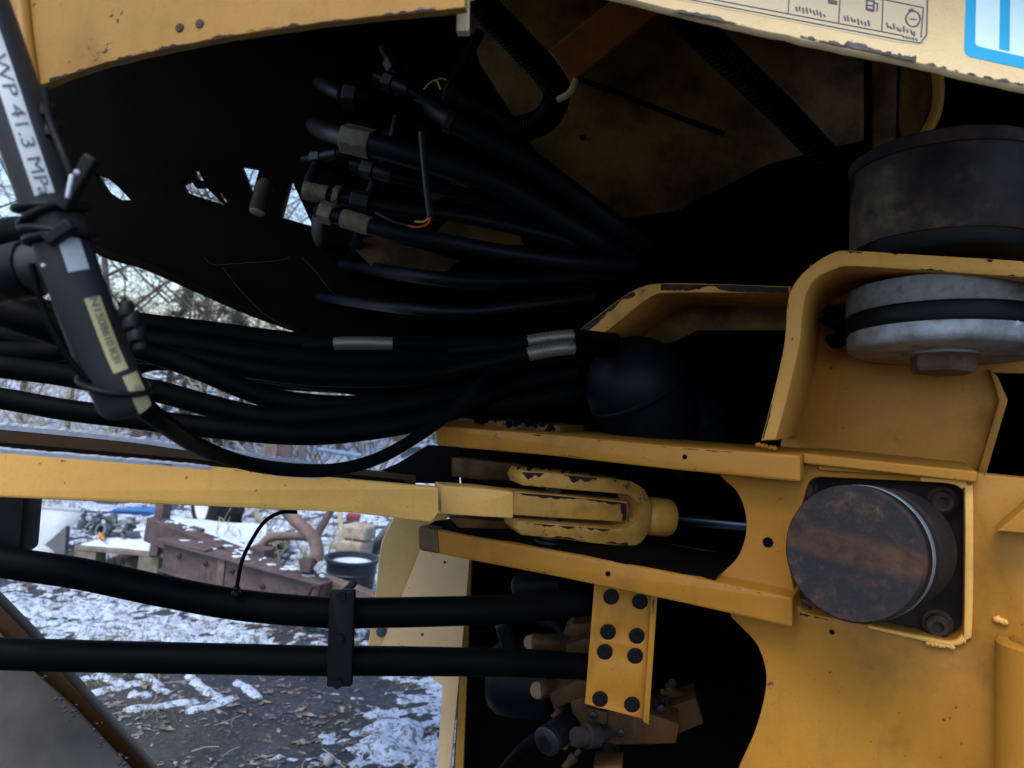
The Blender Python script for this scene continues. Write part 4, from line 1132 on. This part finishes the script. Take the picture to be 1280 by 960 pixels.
vcyl('pump_body', (610, 845), (690, 850), .085, M['black_gloss'], 1.75, 1.72, [(.3, 0), (.75, .06), (.95, .2), (1, .4), (1, 1)])
vcyl('pump_cap', (640, 733), (700, 731), .026, M['black_gloss'], 1.6, 1.58, [(.4, 0), (.85, .08), (1, .25), (1, 1)])
vcyl('elbow', (630, 778), (640, 812), .020, M['black_gloss'], 1.58, 1.58)

# ------------------------------------------------------------------ accumulators (black domes)
def dome(px, py, Y, r, axis, label):
    t = thing('accumulator', P(px, py, Y), label, 'accumulator', 'black domed accumulators behind the upper ear')
    c = P(px, py, Y); a = Vector(axis).normalized()
    prof = [(r * math.sin(R(q)), r * 1.02 * math.cos(R(180 - q)) ) for q in range(2, 91, 8)]
    mb = MB(); mb.lathe(c, a, [(r * math.sin(R(q)) if q else .0001, -r * math.cos(R(q))) for q in range(0, 91, 6)] , 40); mb.build('dome', M['black_gloss'], t, smooth=60)
    mb = MB(); mb.lathe(c, a, [(r * .98, -.004), (r * 1.025, 0), (r * 1.025, .006), (r * .99, .01)], 40); mb.build('seam', M['black_gloss'], t, smooth=40)
    mb = MB(); mb.lathe(c + a * .008, a, [(r * .99, 0), (r * .97, .05), (r * .85, .10), (r * .5, .14), (.0001, .15)], 40); mb.build('rear_shell', M['black_gloss'], t, smooth=60)
dome(796, 484, 1.50, .100, (.55, .25, -.8), 'larger black glossy dome nearer the middle')
dome(856, 522, 1.58, .085, (.55, .25, -.8), 'smaller black dome low behind the larger one')
mb = MB(); q = P(757, 422, 1.6); mb.lathe(q, (-.3, -.9, .2), [(.05, -.04), (.055, 0), (.05, .012), (.02, .016), (.0001, .016)], 28)
tag(mb.build('rubber_cap', M['soot'], smooth=40), 'flat black round cap just above the larger dome', 'cap')

# ------------------------------------------------------------------ hoses
def hose(name, pts, r, label, mat='rubber', cat='hose', group=None, corr=0, fit=(), n=16, seg=8, tags=()):
    path = catmull([P(*p) for p in pts], seg if not corr else 40)
    t = thing(name, path[0], label, cat, group)
    rad = r
    if corr: rad = [r * (1 + .09 * (1 if (i // 2) % 2 else -1)) for i in range(len(path))]
    mb = MB(); mb.tube(path, rad, n); mb.build('tube', M[mat], t, smooth=80 if not corr else 30)
    for (s0, s1, k, nm, m_) in fit:      # sleeves, ferrules and hex nuts along the hose, by share of length
        k = k * 1.16 if nm == 'hex_nut' else k
        i0, i1 = int(s0 * (len(path) - 1)), max(int(s1 * (len(path) - 1)), int(s0 * (len(path) - 1)) + 1)
        seg_ = path[i0:i1 + 1]
        mb = MB(); mb.tube(seg_, r * k, 6 if nm == 'hex_nut' else 18); mb.build(nm, M[m_], t, smooth=40 if nm != 'hex_nut' else 20, bevel=.0015)
    return t, path
GM = 'black hoses slung between the frames'
hose('hydraulic_hose', [(-60, 370, 1.45), (100, 395, 1.5), (250, 413, 1.55), (370, 428, 1.58), (480, 433, 1.6), (600, 432, 1.6), (730, 428, 1.6)], .0215, 'topmost black hose, bounding the gap of trees below the body', group=GM)
hose('hydraulic_hose', [(-60, 390, 1.44), (100, 415, 1.47), (250, 434, 1.5), (370, 449, 1.52), (480, 452, 1.54), (600, 447, 1.55), (735, 438, 1.55)], .0215, 'second black hose from the top, under the topmost', group=GM)
hose('hydraulic_hose', [(-60, 412, 1.42), (100, 434, 1.45), (220, 446, 1.48), (370, 468, 1.5), (500, 471, 1.52), (620, 460, 1.54), (740, 448, 1.55)], .0205, 'third black hose from the top, under the second', group=GM)
hose('hydraulic_hose', [(-60, 384, 1.62), (100, 406, 1.64), (250, 424, 1.66), (370, 442, 1.68), (500, 446, 1.68), (740, 440, 1.66)], .0235, 'black hose hidden deep behind the topmost two', group=GM)
hose('hydraulic_hose', [(-60, 428, 1.62), (60, 444, 1.62), (200, 441, 1.62), (330, 460, 1.62), (480, 466, 1.62), (740, 452, 1.62)], .0225, 'black hose deep behind the third from the top', group=GM)
hose('hydraulic_hose', [(-60, 438, 1.4), (60, 440, 1.4), (140, 430, 1.4), (212, 449, 1.42), (260, 467, 1.42), (300, 484, 1.43), (350, 500, 1.44), (440, 507, 1.45), (560, 495, 1.5), (720, 465, 1.52)], .0195, 'thin black hose above the long slanting light sliver', group=GM)
hose('hydraulic_hose', [(-60, 452, 1.36), (60, 466, 1.36), (140, 480, 1.36), (200, 490, 1.37), (262, 507, 1.38), (340, 523, 1.39), (420, 519, 1.4), (500, 508, 1.42), (620, 480, 1.5)], .020, 'black hose just below the long slanting light sliver', group=GM)
hose('hydraulic_hose', [(-60, 492, 1.3), (0, 498, 1.3), (80, 512, 1.3), (160, 522, 1.31), (250, 533, 1.32), (360, 543, 1.33), (440, 540, 1.35), (540, 522, 1.4), (640, 480, 1.5)], .0185, 'lowest black hose of the slung bundle, just above the frosted bar', group=GM)
hose('hydraulic_hose', [(280, 470, 1.6), (360, 476, 1.6), (460, 480, 1.6), (580, 470, 1.6), (700, 455, 1.6)], .020, 'short black hose above the small level sliver of light', group=GM)
hose('hydraulic_hose', [(60, 455, 1.55), (150, 462, 1.55), (200, 452, 1.55), (300, 464, 1.56), (420, 480, 1.57), (600, 500, 1.6), (740, 500, 1.6)], .018, 'black hose half hidden in the middle of the bundle', group=GM)
hose('hydraulic_hose', [(470, 520, 1.45), (540, 500, 1.5), (620, 505, 1.52), (720, 490, 1.55), (760, 470, 1.58)], .024, 'black hose running right toward the black dome', group=GM)
hose('braided_hose', [(380, 434, 1.42), (432, 429, 1.42), (500, 430, 1.42), (560, 432, 1.45)], .0115, 'hose with bare steel braid showing at left of the bundle', fit=((.28, .66, 1.06, 'braid', 'braid'),))
hose('braided_hose', [(560, 440, 1.38), (640, 432, 1.38), (660, 427, 1.38), (716, 420, 1.38), (770, 424, 1.45)], .0115, 'upper steel-braided hose end beside the worn strap', fit=((.5, .76, 1.06, 'braid', 'braid'),))
hose('braided_hose', [(560, 465, 1.36), (640, 448, 1.36), (670, 441, 1.36), (716, 435, 1.36), (770, 440, 1.45)], .0125, 'lower steel-braided hose end beside the worn strap', fit=((.42, .76, 1.06, 'braid', 'braid'),))
hose('cable', [(168, 498, .66), (200, 525, .72), (245, 556, .85), (300, 577, .98), (360, 587, 1.05), (420, 587, 1.1), (470, 574, 1.15), (515, 550, 1.2), (560, 518, 1.25), (600, 480, 1.3), (630, 450, 1.4)], .0095, 'thin black cable looping down onto the yellow bar', cat='cable', group=None)
GL = 'two long lower hoses in one clamp'
hose('return_hose', [(-60, 690, 1.16), (0, 702, 1.16), (100, 717, 1.16), (200, 738, 1.17), (300, 756, 1.18), (400, 765, 1.19), (450, 766, 1.2), (560, 764, 1.24), (660, 760, 1.3), (760, 750, 1.4)], .0235, 'upper of two long black hoses held by the clamp', group=GL)
hose('return_hose', [(-60, 815, 1.1), (0, 817, 1.1), (100, 820, 1.12), (250, 823, 1.15), (400, 826, 1.18), (450, 826, 1.19), (560, 827, 1.24), (660, 829, 1.3), (760, 835, 1.4)], .0225, 'lower of two long black hoses held by the clamp', group=GL)
hc = thing('hose_clamp', P(427, 860, 1.15), 'black upright clamp block joining the two lower hoses', 'clamp')
CP = Plane(P(427, 800, 1.145), (-.05, -1, 0))
plate('front_plate', CP, [round2([(411, 739), (443, 738), (439, 859), (408, 859)], 3)], .012, M['plastic'], hc, .002)
plate('rear_plate', CP.off(-.062), [round2([(411, 742), (443, 741), (439, 856), (408, 856)], 3)], .012, M['plastic'], hc, .002)
for x, y in ((427, 744), (425, 797), (423, 853)):
    mb = MB(); q = CP.at(x, y); mb.lathe(q - CP.n * .07, CP.n, [(.006, 0), (.006, .072), (.008, .0722), (.008, .077)], 6); mb.build('bolt', M['plastic'], hc)
bt = hose('breather_tube', [(295, 745, 1.15), (297, 728, 1.15), (303, 700, 1.15), (315, 675, 1.15), (331, 652, 1.16), (350, 641, 1.18), (370, 640, 1.22)], .0030, 'thin black breather tube arching up from the upper lower hose', cat='tube', fit=((0, .08, 2.4, 'boot', 'plastic'), (.09, .13, 1.8, 'tie', 'plastic')))
mb = MB(); CPl = Plane(P(14, 660, 1.2), (0, -1, 0))
o = plate('black_bracket', CPl, [round2([(-80, 610), (30, 618), (24, 690), (10, 700), (-80, 700)], 4)], .05, M['plastic']); tag(o, 'black bracket block at the far left under the bar', 'bracket')

# upper hoses
def elbow(t, pts, r):
    mb = MB(); mb.tube(catmull([P(*p) for p in pts], 8), r, 14); mb.build('elbow', M['steel_dark'], t, smooth=80)
GU = 'hoses fanning out under the body'
t_, _ = hose('pressure_hose', [(560, 148, 1.42), (600, 168, 1.42), (660, 202, 1.43), (720, 246, 1.46), (775, 288, 1.5), (830, 330, 1.58)], .0225, 'uppermost of the black hoses fanning out under the body', 'rubber_sheen', group=GU, fit=((.0, .06, 1.15, 'ferrule', 'steel_dark'),))
elbow(t_, [(566, 151, 1.42), (540, 136, 1.5), (512, 126, 1.7), (500, 124, 1.94)], .017)
t_, _ = hose('pressure_hose', [(430, 172, 1.46), (500, 190, 1.44), (560, 208, 1.43), (620, 228, 1.43), (680, 262, 1.45), (740, 300, 1.48), (800, 335, 1.56)], .0240, 'thick black hose with a grey ferrule in mid fan', 'rubber_sheen', group=GU, fit=((.02, .09, 1.05, 'hex_nut', 'zinc'), (.10, .19, .95, 'ferrule', 'zinc')))
elbow(t_, [(436, 174, 1.46), (412, 166, 1.52), (396, 160, 1.7), (392, 156, 1.94)], .019)
t_, _ = hose('pressure_hose', [(380, 238, 1.42), (440, 250, 1.42), (500, 262, 1.42), (570, 270, 1.43), (640, 284, 1.45), (720, 305, 1.48), (800, 330, 1.55)], .0125, 'slim black hose with a brass-coloured fitting', 'rubber_sheen', group=GU, fit=((.02, .10, 1.35, 'ferrule', 'zinc'), (.11, .14, 1.5, 'hex_nut', 'zinc'), (.17, .23, 1.5, 'hex_nut', 'steel_dark')))
elbow(t_, [(386, 239, 1.42), (388, 226, 1.5), (396, 206, 1.7), (400, 200, 1.94)], .012)
t_, _ = hose('pressure_hose', [(396, 262, 1.40), (440, 276, 1.39), (490, 290, 1.38), (560, 303, 1.38), (640, 318, 1.4), (720, 328, 1.43), (790, 332, 1.5)], .0150, 'lowest hose of the fan with a pale crimped ferrule', 'rubber_sheen', group=GU, fit=((.03, .10, 1.2, 'hex_nut', 'zinc'), (.145, .25, 1.15, 'ferrule', 'zinc')))
elbow(t_, [(402, 264, 1.40), (398, 282, 1.5), (400, 300, 1.7), (404, 306, 1.94)], .014)
t_, _ = hose('pressure_hose', [(425, 118, 1.5), (470, 125, 1.5), (520, 140, 1.52), (600, 175, 1.6)], .018, 'dark hose with a nut at the top of the fan', group=GU, fit=((.05, .2, 1.25, 'hex_nut', 'steel_dark'),))
elbow(t_, [(430, 119, 1.5), (410, 110, 1.6), (398, 104, 1.94)], .014)
for k_, (pts, r_, lab) in enumerate((
        ([(440, 205, 1.6), (500, 222, 1.58), (570, 240, 1.58), (660, 275, 1.6), (760, 322, 1.66)], .014, 'thin dark hose just under the thick mid-fan hose'),
        ([(470, 95, 1.6), (520, 118, 1.58), (600, 165, 1.58), (700, 232, 1.6), (800, 305, 1.66)], .013, 'thin dark hose just above the uppermost fan hose'),
        ([(480, 60, 1.65), (500, 110, 1.6), (490, 180, 1.6), (460, 250, 1.65), (444, 310, 1.8), (440, 320, 1.94)], .012, 'dark hose hanging down across the fittings'),
        ([(380, 200, 1.7), (430, 190, 1.65), (500, 160, 1.62), (560, 110, 1.62), (600, 40, 1.65)], .011, 'dark hose rising across the fittings to the panel joint'),
        ([(430, 330, 1.94), (520, 345, 1.65), (600, 352, 1.6), (680, 350, 1.6), (780, 345, 1.6)], .016, 'dark hose lying level below the fan'),
        ([(400, 372, 1.94), (500, 385, 1.62), (580, 390, 1.55), (660, 382, 1.55), (740, 372, 1.6)], .012, 'thin dark hose lying level above the braided ends'))):
    hose('pressure_hose', pts, r_, lab, 'rubber_sheen', group=GU, fit=((.08, .14, 1.4, 'hex_nut', 'steel_dark'), (.15, .24, 1.25, 'ferrule', 'steel_dark')) if k_ < 4 else ())
hose('corrugated_hose', [(800, -40, 1.25), (850, 16, 1.27), (890, 55, 1.3), (940, 103, 1.35), (990, 152, 1.42), (1040, 205, 1.5)], .0235, 'ribbed black conduit slanting down behind the hood decal', 'corr', 'conduit', corr=1, n=18)
hose('corrugated_hose', [(585, -30, 1.28), (612, 15, 1.3), (650, 55, 1.34), (684, 92, 1.38), (696, 118, 1.42), (680, 150, 1.46), (640, 165, 1.5)], .0235, 'ribbed black conduit hanging from the panel joint', 'corr', 'conduit', corr=1, n=18)
cn = thing('cable_connector', P(560, 115, 1.36), 'black electrical connector pointing right at the top of the hoses', 'connector')
for a, b, r, nm in (((556, 112), (578, 122), .020, 'socket'), ((576, 121), (610, 138), .015, 'body'), ((608, 137), (650, 160), .008, 'cable_tail')):
    A, B = P(*a, 1.36), P(*b, 1.37); mb = MB(); mb.lathe(A, B - A, [(r * .9, 0), (r, .003), (r, (B - A).length - .003), (r * .85, (B - A).length)], 20); mb.build(nm, M['black_gloss'], cn, smooth=40)
mb = MB(); mb.tube(catmull([P(697, 125, 1.36), P(712, 116, 1.35), P(720, 100, 1.35)], 6), .006, 8); tag(mb.build('yellow_cable_tie', M['label_yellow'], smooth=60), 'yellow cable tie loop below the ribbed conduit', 'cable tie')
wr = thing('sensor_wire', P(537, 280, 1.3), 'blue-black sensor wire with red and yellow cores hanging among the hoses', 'wire')
mb = MB(); mb.tube(catmull([P(527, 165, 1.32), P(530, 200, 1.32), P(534, 240, 1.31), P(538, 272, 1.3)], 6), .0058, 10); mb.build('sheath', M['rubber_grey'], wr, smooth=60)
mb = MB(); mb.tube(catmull([P(538, 271, 1.3), P(534, 280, 1.3), P(522, 284, 1.3), P(510, 282, 1.3)], 6), .0018, 8); mb.build('core', M['wire_red'], wr, smooth=60)
mb = MB(); mb.tube(catmull([P(537, 271, 1.3), P(530, 277, 1.3), P(518, 277, 1.3)], 6), .0018, 8); mb.build('core', M['wire_yellow'], wr, smooth=60)
mb = MB(); mb.tube(catmull([P(510, 282, 1.3), P(490, 276, 1.3), P(470, 266, 1.31)], 6), .0022, 8); mb.build('core', M['rubber_grey'], wr, smooth=60)
mb = MB(); mb.tube(catmull([P(530, 112, 1.4), P(538, 103, 1.4), P(546, 101, 1.4), P(551, 112, 1.4)], 6), .0018, 8); mb.tube(catmull([P(543, 101, 1.4), P(552, 98, 1.4), P(558, 100, 1.4)], 4), .0015, 8); mb.build('loose_strands', M['wire_yellow'], wr, smooth=60)
for k, (pts, lab) in enumerate(((((255, 322), (268, 331), (300, 329), (345, 326), (362, 322)), 'pale dusty cobweb strand lying nearly level above the gap'), (((278, 334), (300, 362), (330, 392), (368, 414)), 'pale cobweb strand slanting to the point of the gap'), (((378, 322), (395, 340), (412, 362), (430, 378)), 'pale cobweb strand right of the pointed gap'))):
    mb = MB(); mb.tube(catmull([P(x, y, 1.3) for x, y in pts], 6), .0006, 5); tag(mb.build('cobweb_strand', M['rubber_grey'], smooth=60), lab, 'cobweb', 'dusty cobweb strands')

# ------------------------------------------------------------------ nearest hose with labels
HP_ = catmull([P(*p) for p in ((-75, -140, .60), (-48, -60, .60), (-8, 50, .60), (34, 175, .60), (70, 280, .605), (97, 360, .61), (127, 440, .62), (143, 476, .625), (154, 500, .63), (160, 513, .635))], 10)
HR = .0208
nh = thing('labelled_hose', P(160, 510, .63), 'thick grey-black hose with white and yellow labels in the left foreground', 'hose')
n_ = len(HP_)
def hframe(s):
    s = max(0, min(1, s)) * (n_ - 1); i = min(int(s), n_ - 2); f = s - i
    p = HP_[i].lerp(HP_[i + 1], f); a = HP_[max(i - 1, 0)]; b = HP_[min(i + 2, n_ - 1)]
    t = (b - a).normalized(); c = (CAM - p); c = (c - t * c.dot(t)).normalized()
    return p, t, c, t.cross(c)
rad = [HR] * n_
for i, k_ in enumerate((.35, .62, .76, .84, .89, .92, .95, .97, .98)): rad[n_ - 1 - i] = HR * k_
mb = MB(); mb.tube(HP_, rad, 32); tube = mb.build('tube', M['rubber_grey'], nh, smooth=80)
tot = sum((HP_[i + 1] - HP_[i]).length for i in range(n_ - 1))
def s_at(py):   # share of the path where it crosses an image row
    best = min(range(n_), key=lambda i: abs((480 - (HP_[i] - CAM).dot(UV) / (HP_[i] - CAM).dot(FV) * F) - py)); return best / (n_ - 1)
def on_hose(s, ph, lift): 
    p, t, c, b = hframe(s); return p + (c * math.cos(ph) + b * math.sin(ph)) * (HR + lift)
def label(y0, y1, ph0, ph1, mat, lift=.0004, name='label'):
    s0, s1 = s_at(y0), s_at(y1); mb = MB(); a, b = 14, 6; vs = []
    for i in range(a + 1):
        for j in range(b + 1):
            vs.append(on_hose(s0 + (s1 - s0) * i / a, ph0 + (ph1 - ph0) * j / b, lift))
    mb.add(vs, [(i * (b + 1) + j, i * (b + 1) + j + 1, (i + 1) * (b + 1) + j + 1, (i + 1) * (b + 1) + j) for i in range(a) for j in range(b)])
    return mb.build(name, M[mat], nh, smooth=80)
def wrap_text(body, size, yc, ph, parent, lift=.0009):
    vs, fs = text_mesh(body, size); s0 = s_at(yc)
    mb = MB(); mb.add([on_hose(s0 + v.x / tot, ph + SGN * v.y / HR, lift) for v in vs], fs)
    mb.build('lettering', M['label_ink'], parent, smooth=0)
_, t_, c_, b_ = hframe(.4)
SGN = 1 if b_.dot(RV) > 0 else -1        # glyph tops toward the right, so the line reads downward
def phs(x): return SGN * x
lb1 = label(20, 247, phs(-.36), phs(.30), 'label_white')
wrap_text('WP 41.3 MPa', .0125, 172, phs(-.02), lb1)
label(303, 343, phs(-.12), phs(.62), 'label_white')
lb2 = label(375, 466, phs(.08), phs(.66), 'label_yellow')
wrap_text('N1508610 8CBN', .0082, 424, phs(.36), lb2)
lb3 = label(474, 508, phs(.30), phs(1.0), 'label_yellow')
wrap_text('105', .0085, 490, phs(.66), lb3)
def ring(y, w, name, mat='plastic', tilt=0.0, r=.0035, lift=.003):
    s = s_at(y); p, t, c, b = hframe(s); pts = []
    for k in range(29):
        a = 2 * math.pi * k / 28
        pts.append(p + (c * math.cos(a) + b * math.sin(a)) * (HR + lift) + t * tilt * math.cos(a + 1.0))
    mb = MB(); mb.tube(pts, r, 8); return mb.build(name, M[mat], nh, smooth=60)
for y, tl in ((262, .006), (272, -.004), (290, .01), (300, .003)): ring(y, 0, 'cable_tie', tilt=tl)
ring(478, 0, 'cord', tilt=.014, r=.0026)
def knob(x, y, Y, r, d, name, mat='plastic'):
    mb = MB(); q = P(x, y, Y); d = Vector(d).normalized(); mb.lathe(q - d * r * 1.2, d, [(r * .6, 0), (r, r * .3), (r, r * 1.8), (r * .7, r * 2.4)], 14); return mb.build(name, M[mat], nh, smooth=40)
mb = MB(); mb.beam(P(78, 262, .585), P(116, 196, .585), .011, .009, (0, 1, 0)); mb.build('tie_head', M['plastic'], nh, bevel=.002)
mb = MB(); mb.beam(P(60, 303, .575), P(92, 280, .575), .010, .010, (0, 1, 0)); mb.build('tie_head', M['plastic'], nh, bevel=.002)
mb = MB(); mb.beam(P(84, 248, .572), P(90, 218, .572), .003, .003, (0, 1, 0)); mb.build('tie_edge', M['label_white'], nh, bevel=.001)
for x, y, r in ((58, 140, .0065), (64, 165, .0075), (158, 388, .006), (165, 402, .007), (171, 418, .007), (176, 431, .0055)):
    knob(x, y, .60, r, (.3, -.5, -.8), 'tie_lug')
mb = MB(); mb.tube(catmull([P(56, 110, .59), P(62, 150, .59), P(82, 200, .585), P(96, 235, .585)], 6), .0032, 8); mb.build('tie_strap', M['plastic'], nh, smooth=60)
mb = MB(); mb.tube(catmull([P(153, 398, .6), P(154, 385, .6), P(155, 372, .6)], 4), .0022, 8); mb.build('tie_tail', M['plastic'], nh, smooth=60)
mb = MB(); mb.tube(catmull([P(40, 330, .60), P(52, 380, .60), P(75, 430, .60), P(105, 470, .605), P(135, 480, .61)], 6), .0028, 8); mb.build('hanging_cord', M['rubber'], nh, smooth=60)
for x, y, r in ((54, 332, .0016), (96, 216, .0022)):
    mb = MB(); mb.lump(P(x, y, .572), r, 1, .4, 2, x); mb.build('frost_fleck', M['frost'], nh, smooth=60)
hose('branch_hose', [(-80, 372, .66), (-20, 352, .66), (30, 338, .655), (75, 330, .65)], .022, 'brownish hose joining the labelled hose from the left edge', 'rubber_grey', fit=((.55, .75, 1.12, 'sleeve', 'plastic'),))
hose('branch_hose', [(-80, 300, .70), (-20, 298, .70), (40, 292, .69), (90, 300, .68)], .016, 'black hose crossing behind the cable ties of the labelled hose', 'rubber')
hose('branch_hose', [(-80, 375, .8), (-10, 385, .8), (40, 400, .8), (100, 425, .82), (140, 470, .85)], .018, 'black hose curving down behind the labelled hose', 'rubber')

# ------------------------------------------------------------------ pale plate at lower left
lp = thing('lower_plate', P(0, 960, .75), 'grey-beige sloping plate with dark brown edge at lower left', 'loader plate')
LPn = Plane(P(40, 900, 1.24), (.1, -.93, .42))
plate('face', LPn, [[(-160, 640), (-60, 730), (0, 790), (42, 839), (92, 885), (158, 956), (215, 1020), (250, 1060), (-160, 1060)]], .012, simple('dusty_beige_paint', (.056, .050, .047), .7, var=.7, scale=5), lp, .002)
LPe = Plane(P(60, 860, 1.30), (.05, -1, 0))
plate('edge', LPe, [[(-160, 600), (-40, 716), (0, 757), (37, 795), (75, 839), (112, 881), (179, 956), (225, 1010), (265, 1060), (180, 1060), (110, 960), (60, 895), (0, 830), (-160, 690)]], .03, M['edge_brown'], lp, .003)
mb = MB()
for k in range(10):
    t = random.random() ** .6; x = 30 + t * 128; y = 826 + t * 130
    c = LPn.at(x - random.uniform(-6, 5), y)
    for q in range(random.randint(2, 7)):
        mb.lump(c + LPn.u * random.gauss(0, .004) + LPn.v * random.gauss(0, .005) + LPn.n * .0004, random.uniform(.0008, .0034), .4, .6, 2, k * 9 + q, 1.8)
mb.build('frost', simple('dirty_ice', (.075, .08, .095), .6), lp, smooth=60, kind='stuff')

# ------------------------------------------------------------------ chipped paint along worn edges (bare rusty steel showing)
M['chip'] = rust('chipped_bare_steel', [(.006, .005, .0045), (.012, .008, .006), (.03, .017, .011), (.016, .010, .008)], 50)
M['chip_grey'] = rust('chipped_primer', [(.03, .028, .032), (.075, .068, .075), (.15, .135, .13), (.06, .045, .04)], 60)
def chips(parent, pl, line, inward, w, thr, seed, mat='chip', lift=.0008, freq=.026):
    """irregular flat patches hugging an edge; widths in photograph pixels at that edge"""
    pts = catmull([Vector((x, y, 0)) for x, y in line], 40)
    dens = [pts[0]]
    for a, b in zip(pts[:-1], pts[1:]):
        n = max(1, int((b - a).length / 1.0))
        dens += [a.lerp(b, (k + 1) / n) for k in range(n)]
    mb = MB(); cur = []
    iv = Vector((*inward, 0)).normalized(); pq = pl.off(lift)
    def flush():
        if len(cur) >= 3:
            vs = []
            for (p, q) in cur:
                a = p; b = p + iv * q
                vs += [pq.at(a.x, a.y), pq.at(b.x, b.y)]
            mb.add(vs, [(2 * i, 2 * i + 1, 2 * i + 3, 2 * i + 2) for i in range(len(cur) - 1)])
        cur.clear()
    for p in dens:
        n = .62 * noise.noise(Vector((p.x * freq, p.y * freq, seed * 7.3))) + .3 * noise.noise(Vector((p.x * freq * 4, p.y * freq * 4, seed))) + .10 * noise.noise(Vector((p.x * .5, p.y * .5, seed)))
        q = (n - thr)
        if q > 0: cur.append((p, max(.5, w * .8 * min(1.0, q * 2.2)) + .8 * noise.noise(Vector((p.x * .9, p.y * .9, 3)))))
        else: flush()
    flush()
    if mb.v: mb.build('paint_chip', M[mat], parent, smooth=0, recalc=False, kind='stuff')
fa = [(62, 103), (120, 83), (190, 65), (260, 51), (330, 39), (420, 27), (500, 18), (578, 10)]
chips(body, FP, fa, (-.2, -1), 6, -.02, 1)
chips(body, FP, [(x, y - 3) for x, y in fa], (-.2, -1), 5, .22, 2, 'chip_grey', .0012)
chips(body, HP, [(800, 5), (840, 13), (930, 32), (1040, 55), (1140, 75), (1210, 92), (1280, 107)], (.1, -1), 6, .05, 3, 'chip_grey')
chips(body, HP, [(1000, 46), (1050, 57), (1100, 67), (1145, 77)], (.1, -1), 10, -.25, 4, 'chip_grey', .0012)
EB = E.off(-.11)
chips(frame, EB, [(826, 355), (900, 356), (986, 359)], (0, 1), 10, -.48, 5)
chips(frame, EB, [(716, 418), (745, 397), (778, 372), (792, 364)], (.55, .83), 9, -.38, 6)
ES = E.off(.005)
chips(frame, ES, [(1180, 321), (1280, 327), (1330, 331)], (0, 1), 11, -.08, 7)
chips(frame, ES, [(1060, 314), (1110, 316), (1180, 320)], (0, 1), 7, .12, 8)
chips(frame, ES, [(985, 380), (982, 425), (968, 490), (953, 548)], (1, .1), 4, .12, 9)
chips(frame, ES, [(1150, 337), (1280, 346), (1330, 350)], (0, -1), 6, .05, 19)
chips(frame, E, [(545, 534), (690, 545), (840, 559), (1000, 571)], (0, 1), 4, .2, 10)
chips(frame, E, [(547, 555), (690, 568), (840, 585), (1000, 601)], (0, -1), 3, .26, 11)
chips(frame, E, [(528, 661), (700, 692), (840, 718), (990, 749)], (0, 1), 4, .18, 12)
chips(frame, E, [(528, 686), (700, 720), (840, 749), (988, 783)], (0, -1), 3.5, .26, 13)
chips(frame, SP, [(924, 698), (933, 670), (932, 640), (923, 617)], (1, 0), 4, .15, 14)
chips(frame, SP, [(1000, 766), (1060, 780), (1100, 788)], (0, 1), 8, .0, 15)
chips(frame, SP, [(930, 790), (948, 810), (957, 840), (955, 872), (943, 915)], (1, .1), 4, .12, 16)
TF = T.off(.010)
chips(cl, TF, [(653, 590), (700, 593), (770, 600)], (0, 1), 12, -.25, 17)
chips(cl, TF, [(650, 653), (700, 657), (770, 662), (786, 660)], (0, 1), 8, .0, 18)
chips(cl, TF, [(654, 606), (700, 610), (770, 615)], (0, -1), 7, .02, 20)
chips(cl, TF, [(650, 667), (700, 673), (785, 682)], (0, -1), 5, .06, 21)
TT = T.off(-.006)
chips(lb, TT, [(645, 616), (700, 620), (784, 629)], (0, 1), 6, .05, 22)
chips(lb, TT, [(783, 629), (783, 651)], (-1, 0), 9, -.12, 23)
chips(lb, L, [(0, 563), (220, 581), (440, 601), (546, 610)], (0, 1), 4, .16, 25)
chips(bp, BP.off(.022), [(819, 735), (812, 820), (808, 900)], (-1, 0), 4, .15, 26)
chips(fp, LW.off(.05), [(583, 720), (578, 805), (568, 930)], (-1, 0), 5, .02, 27)
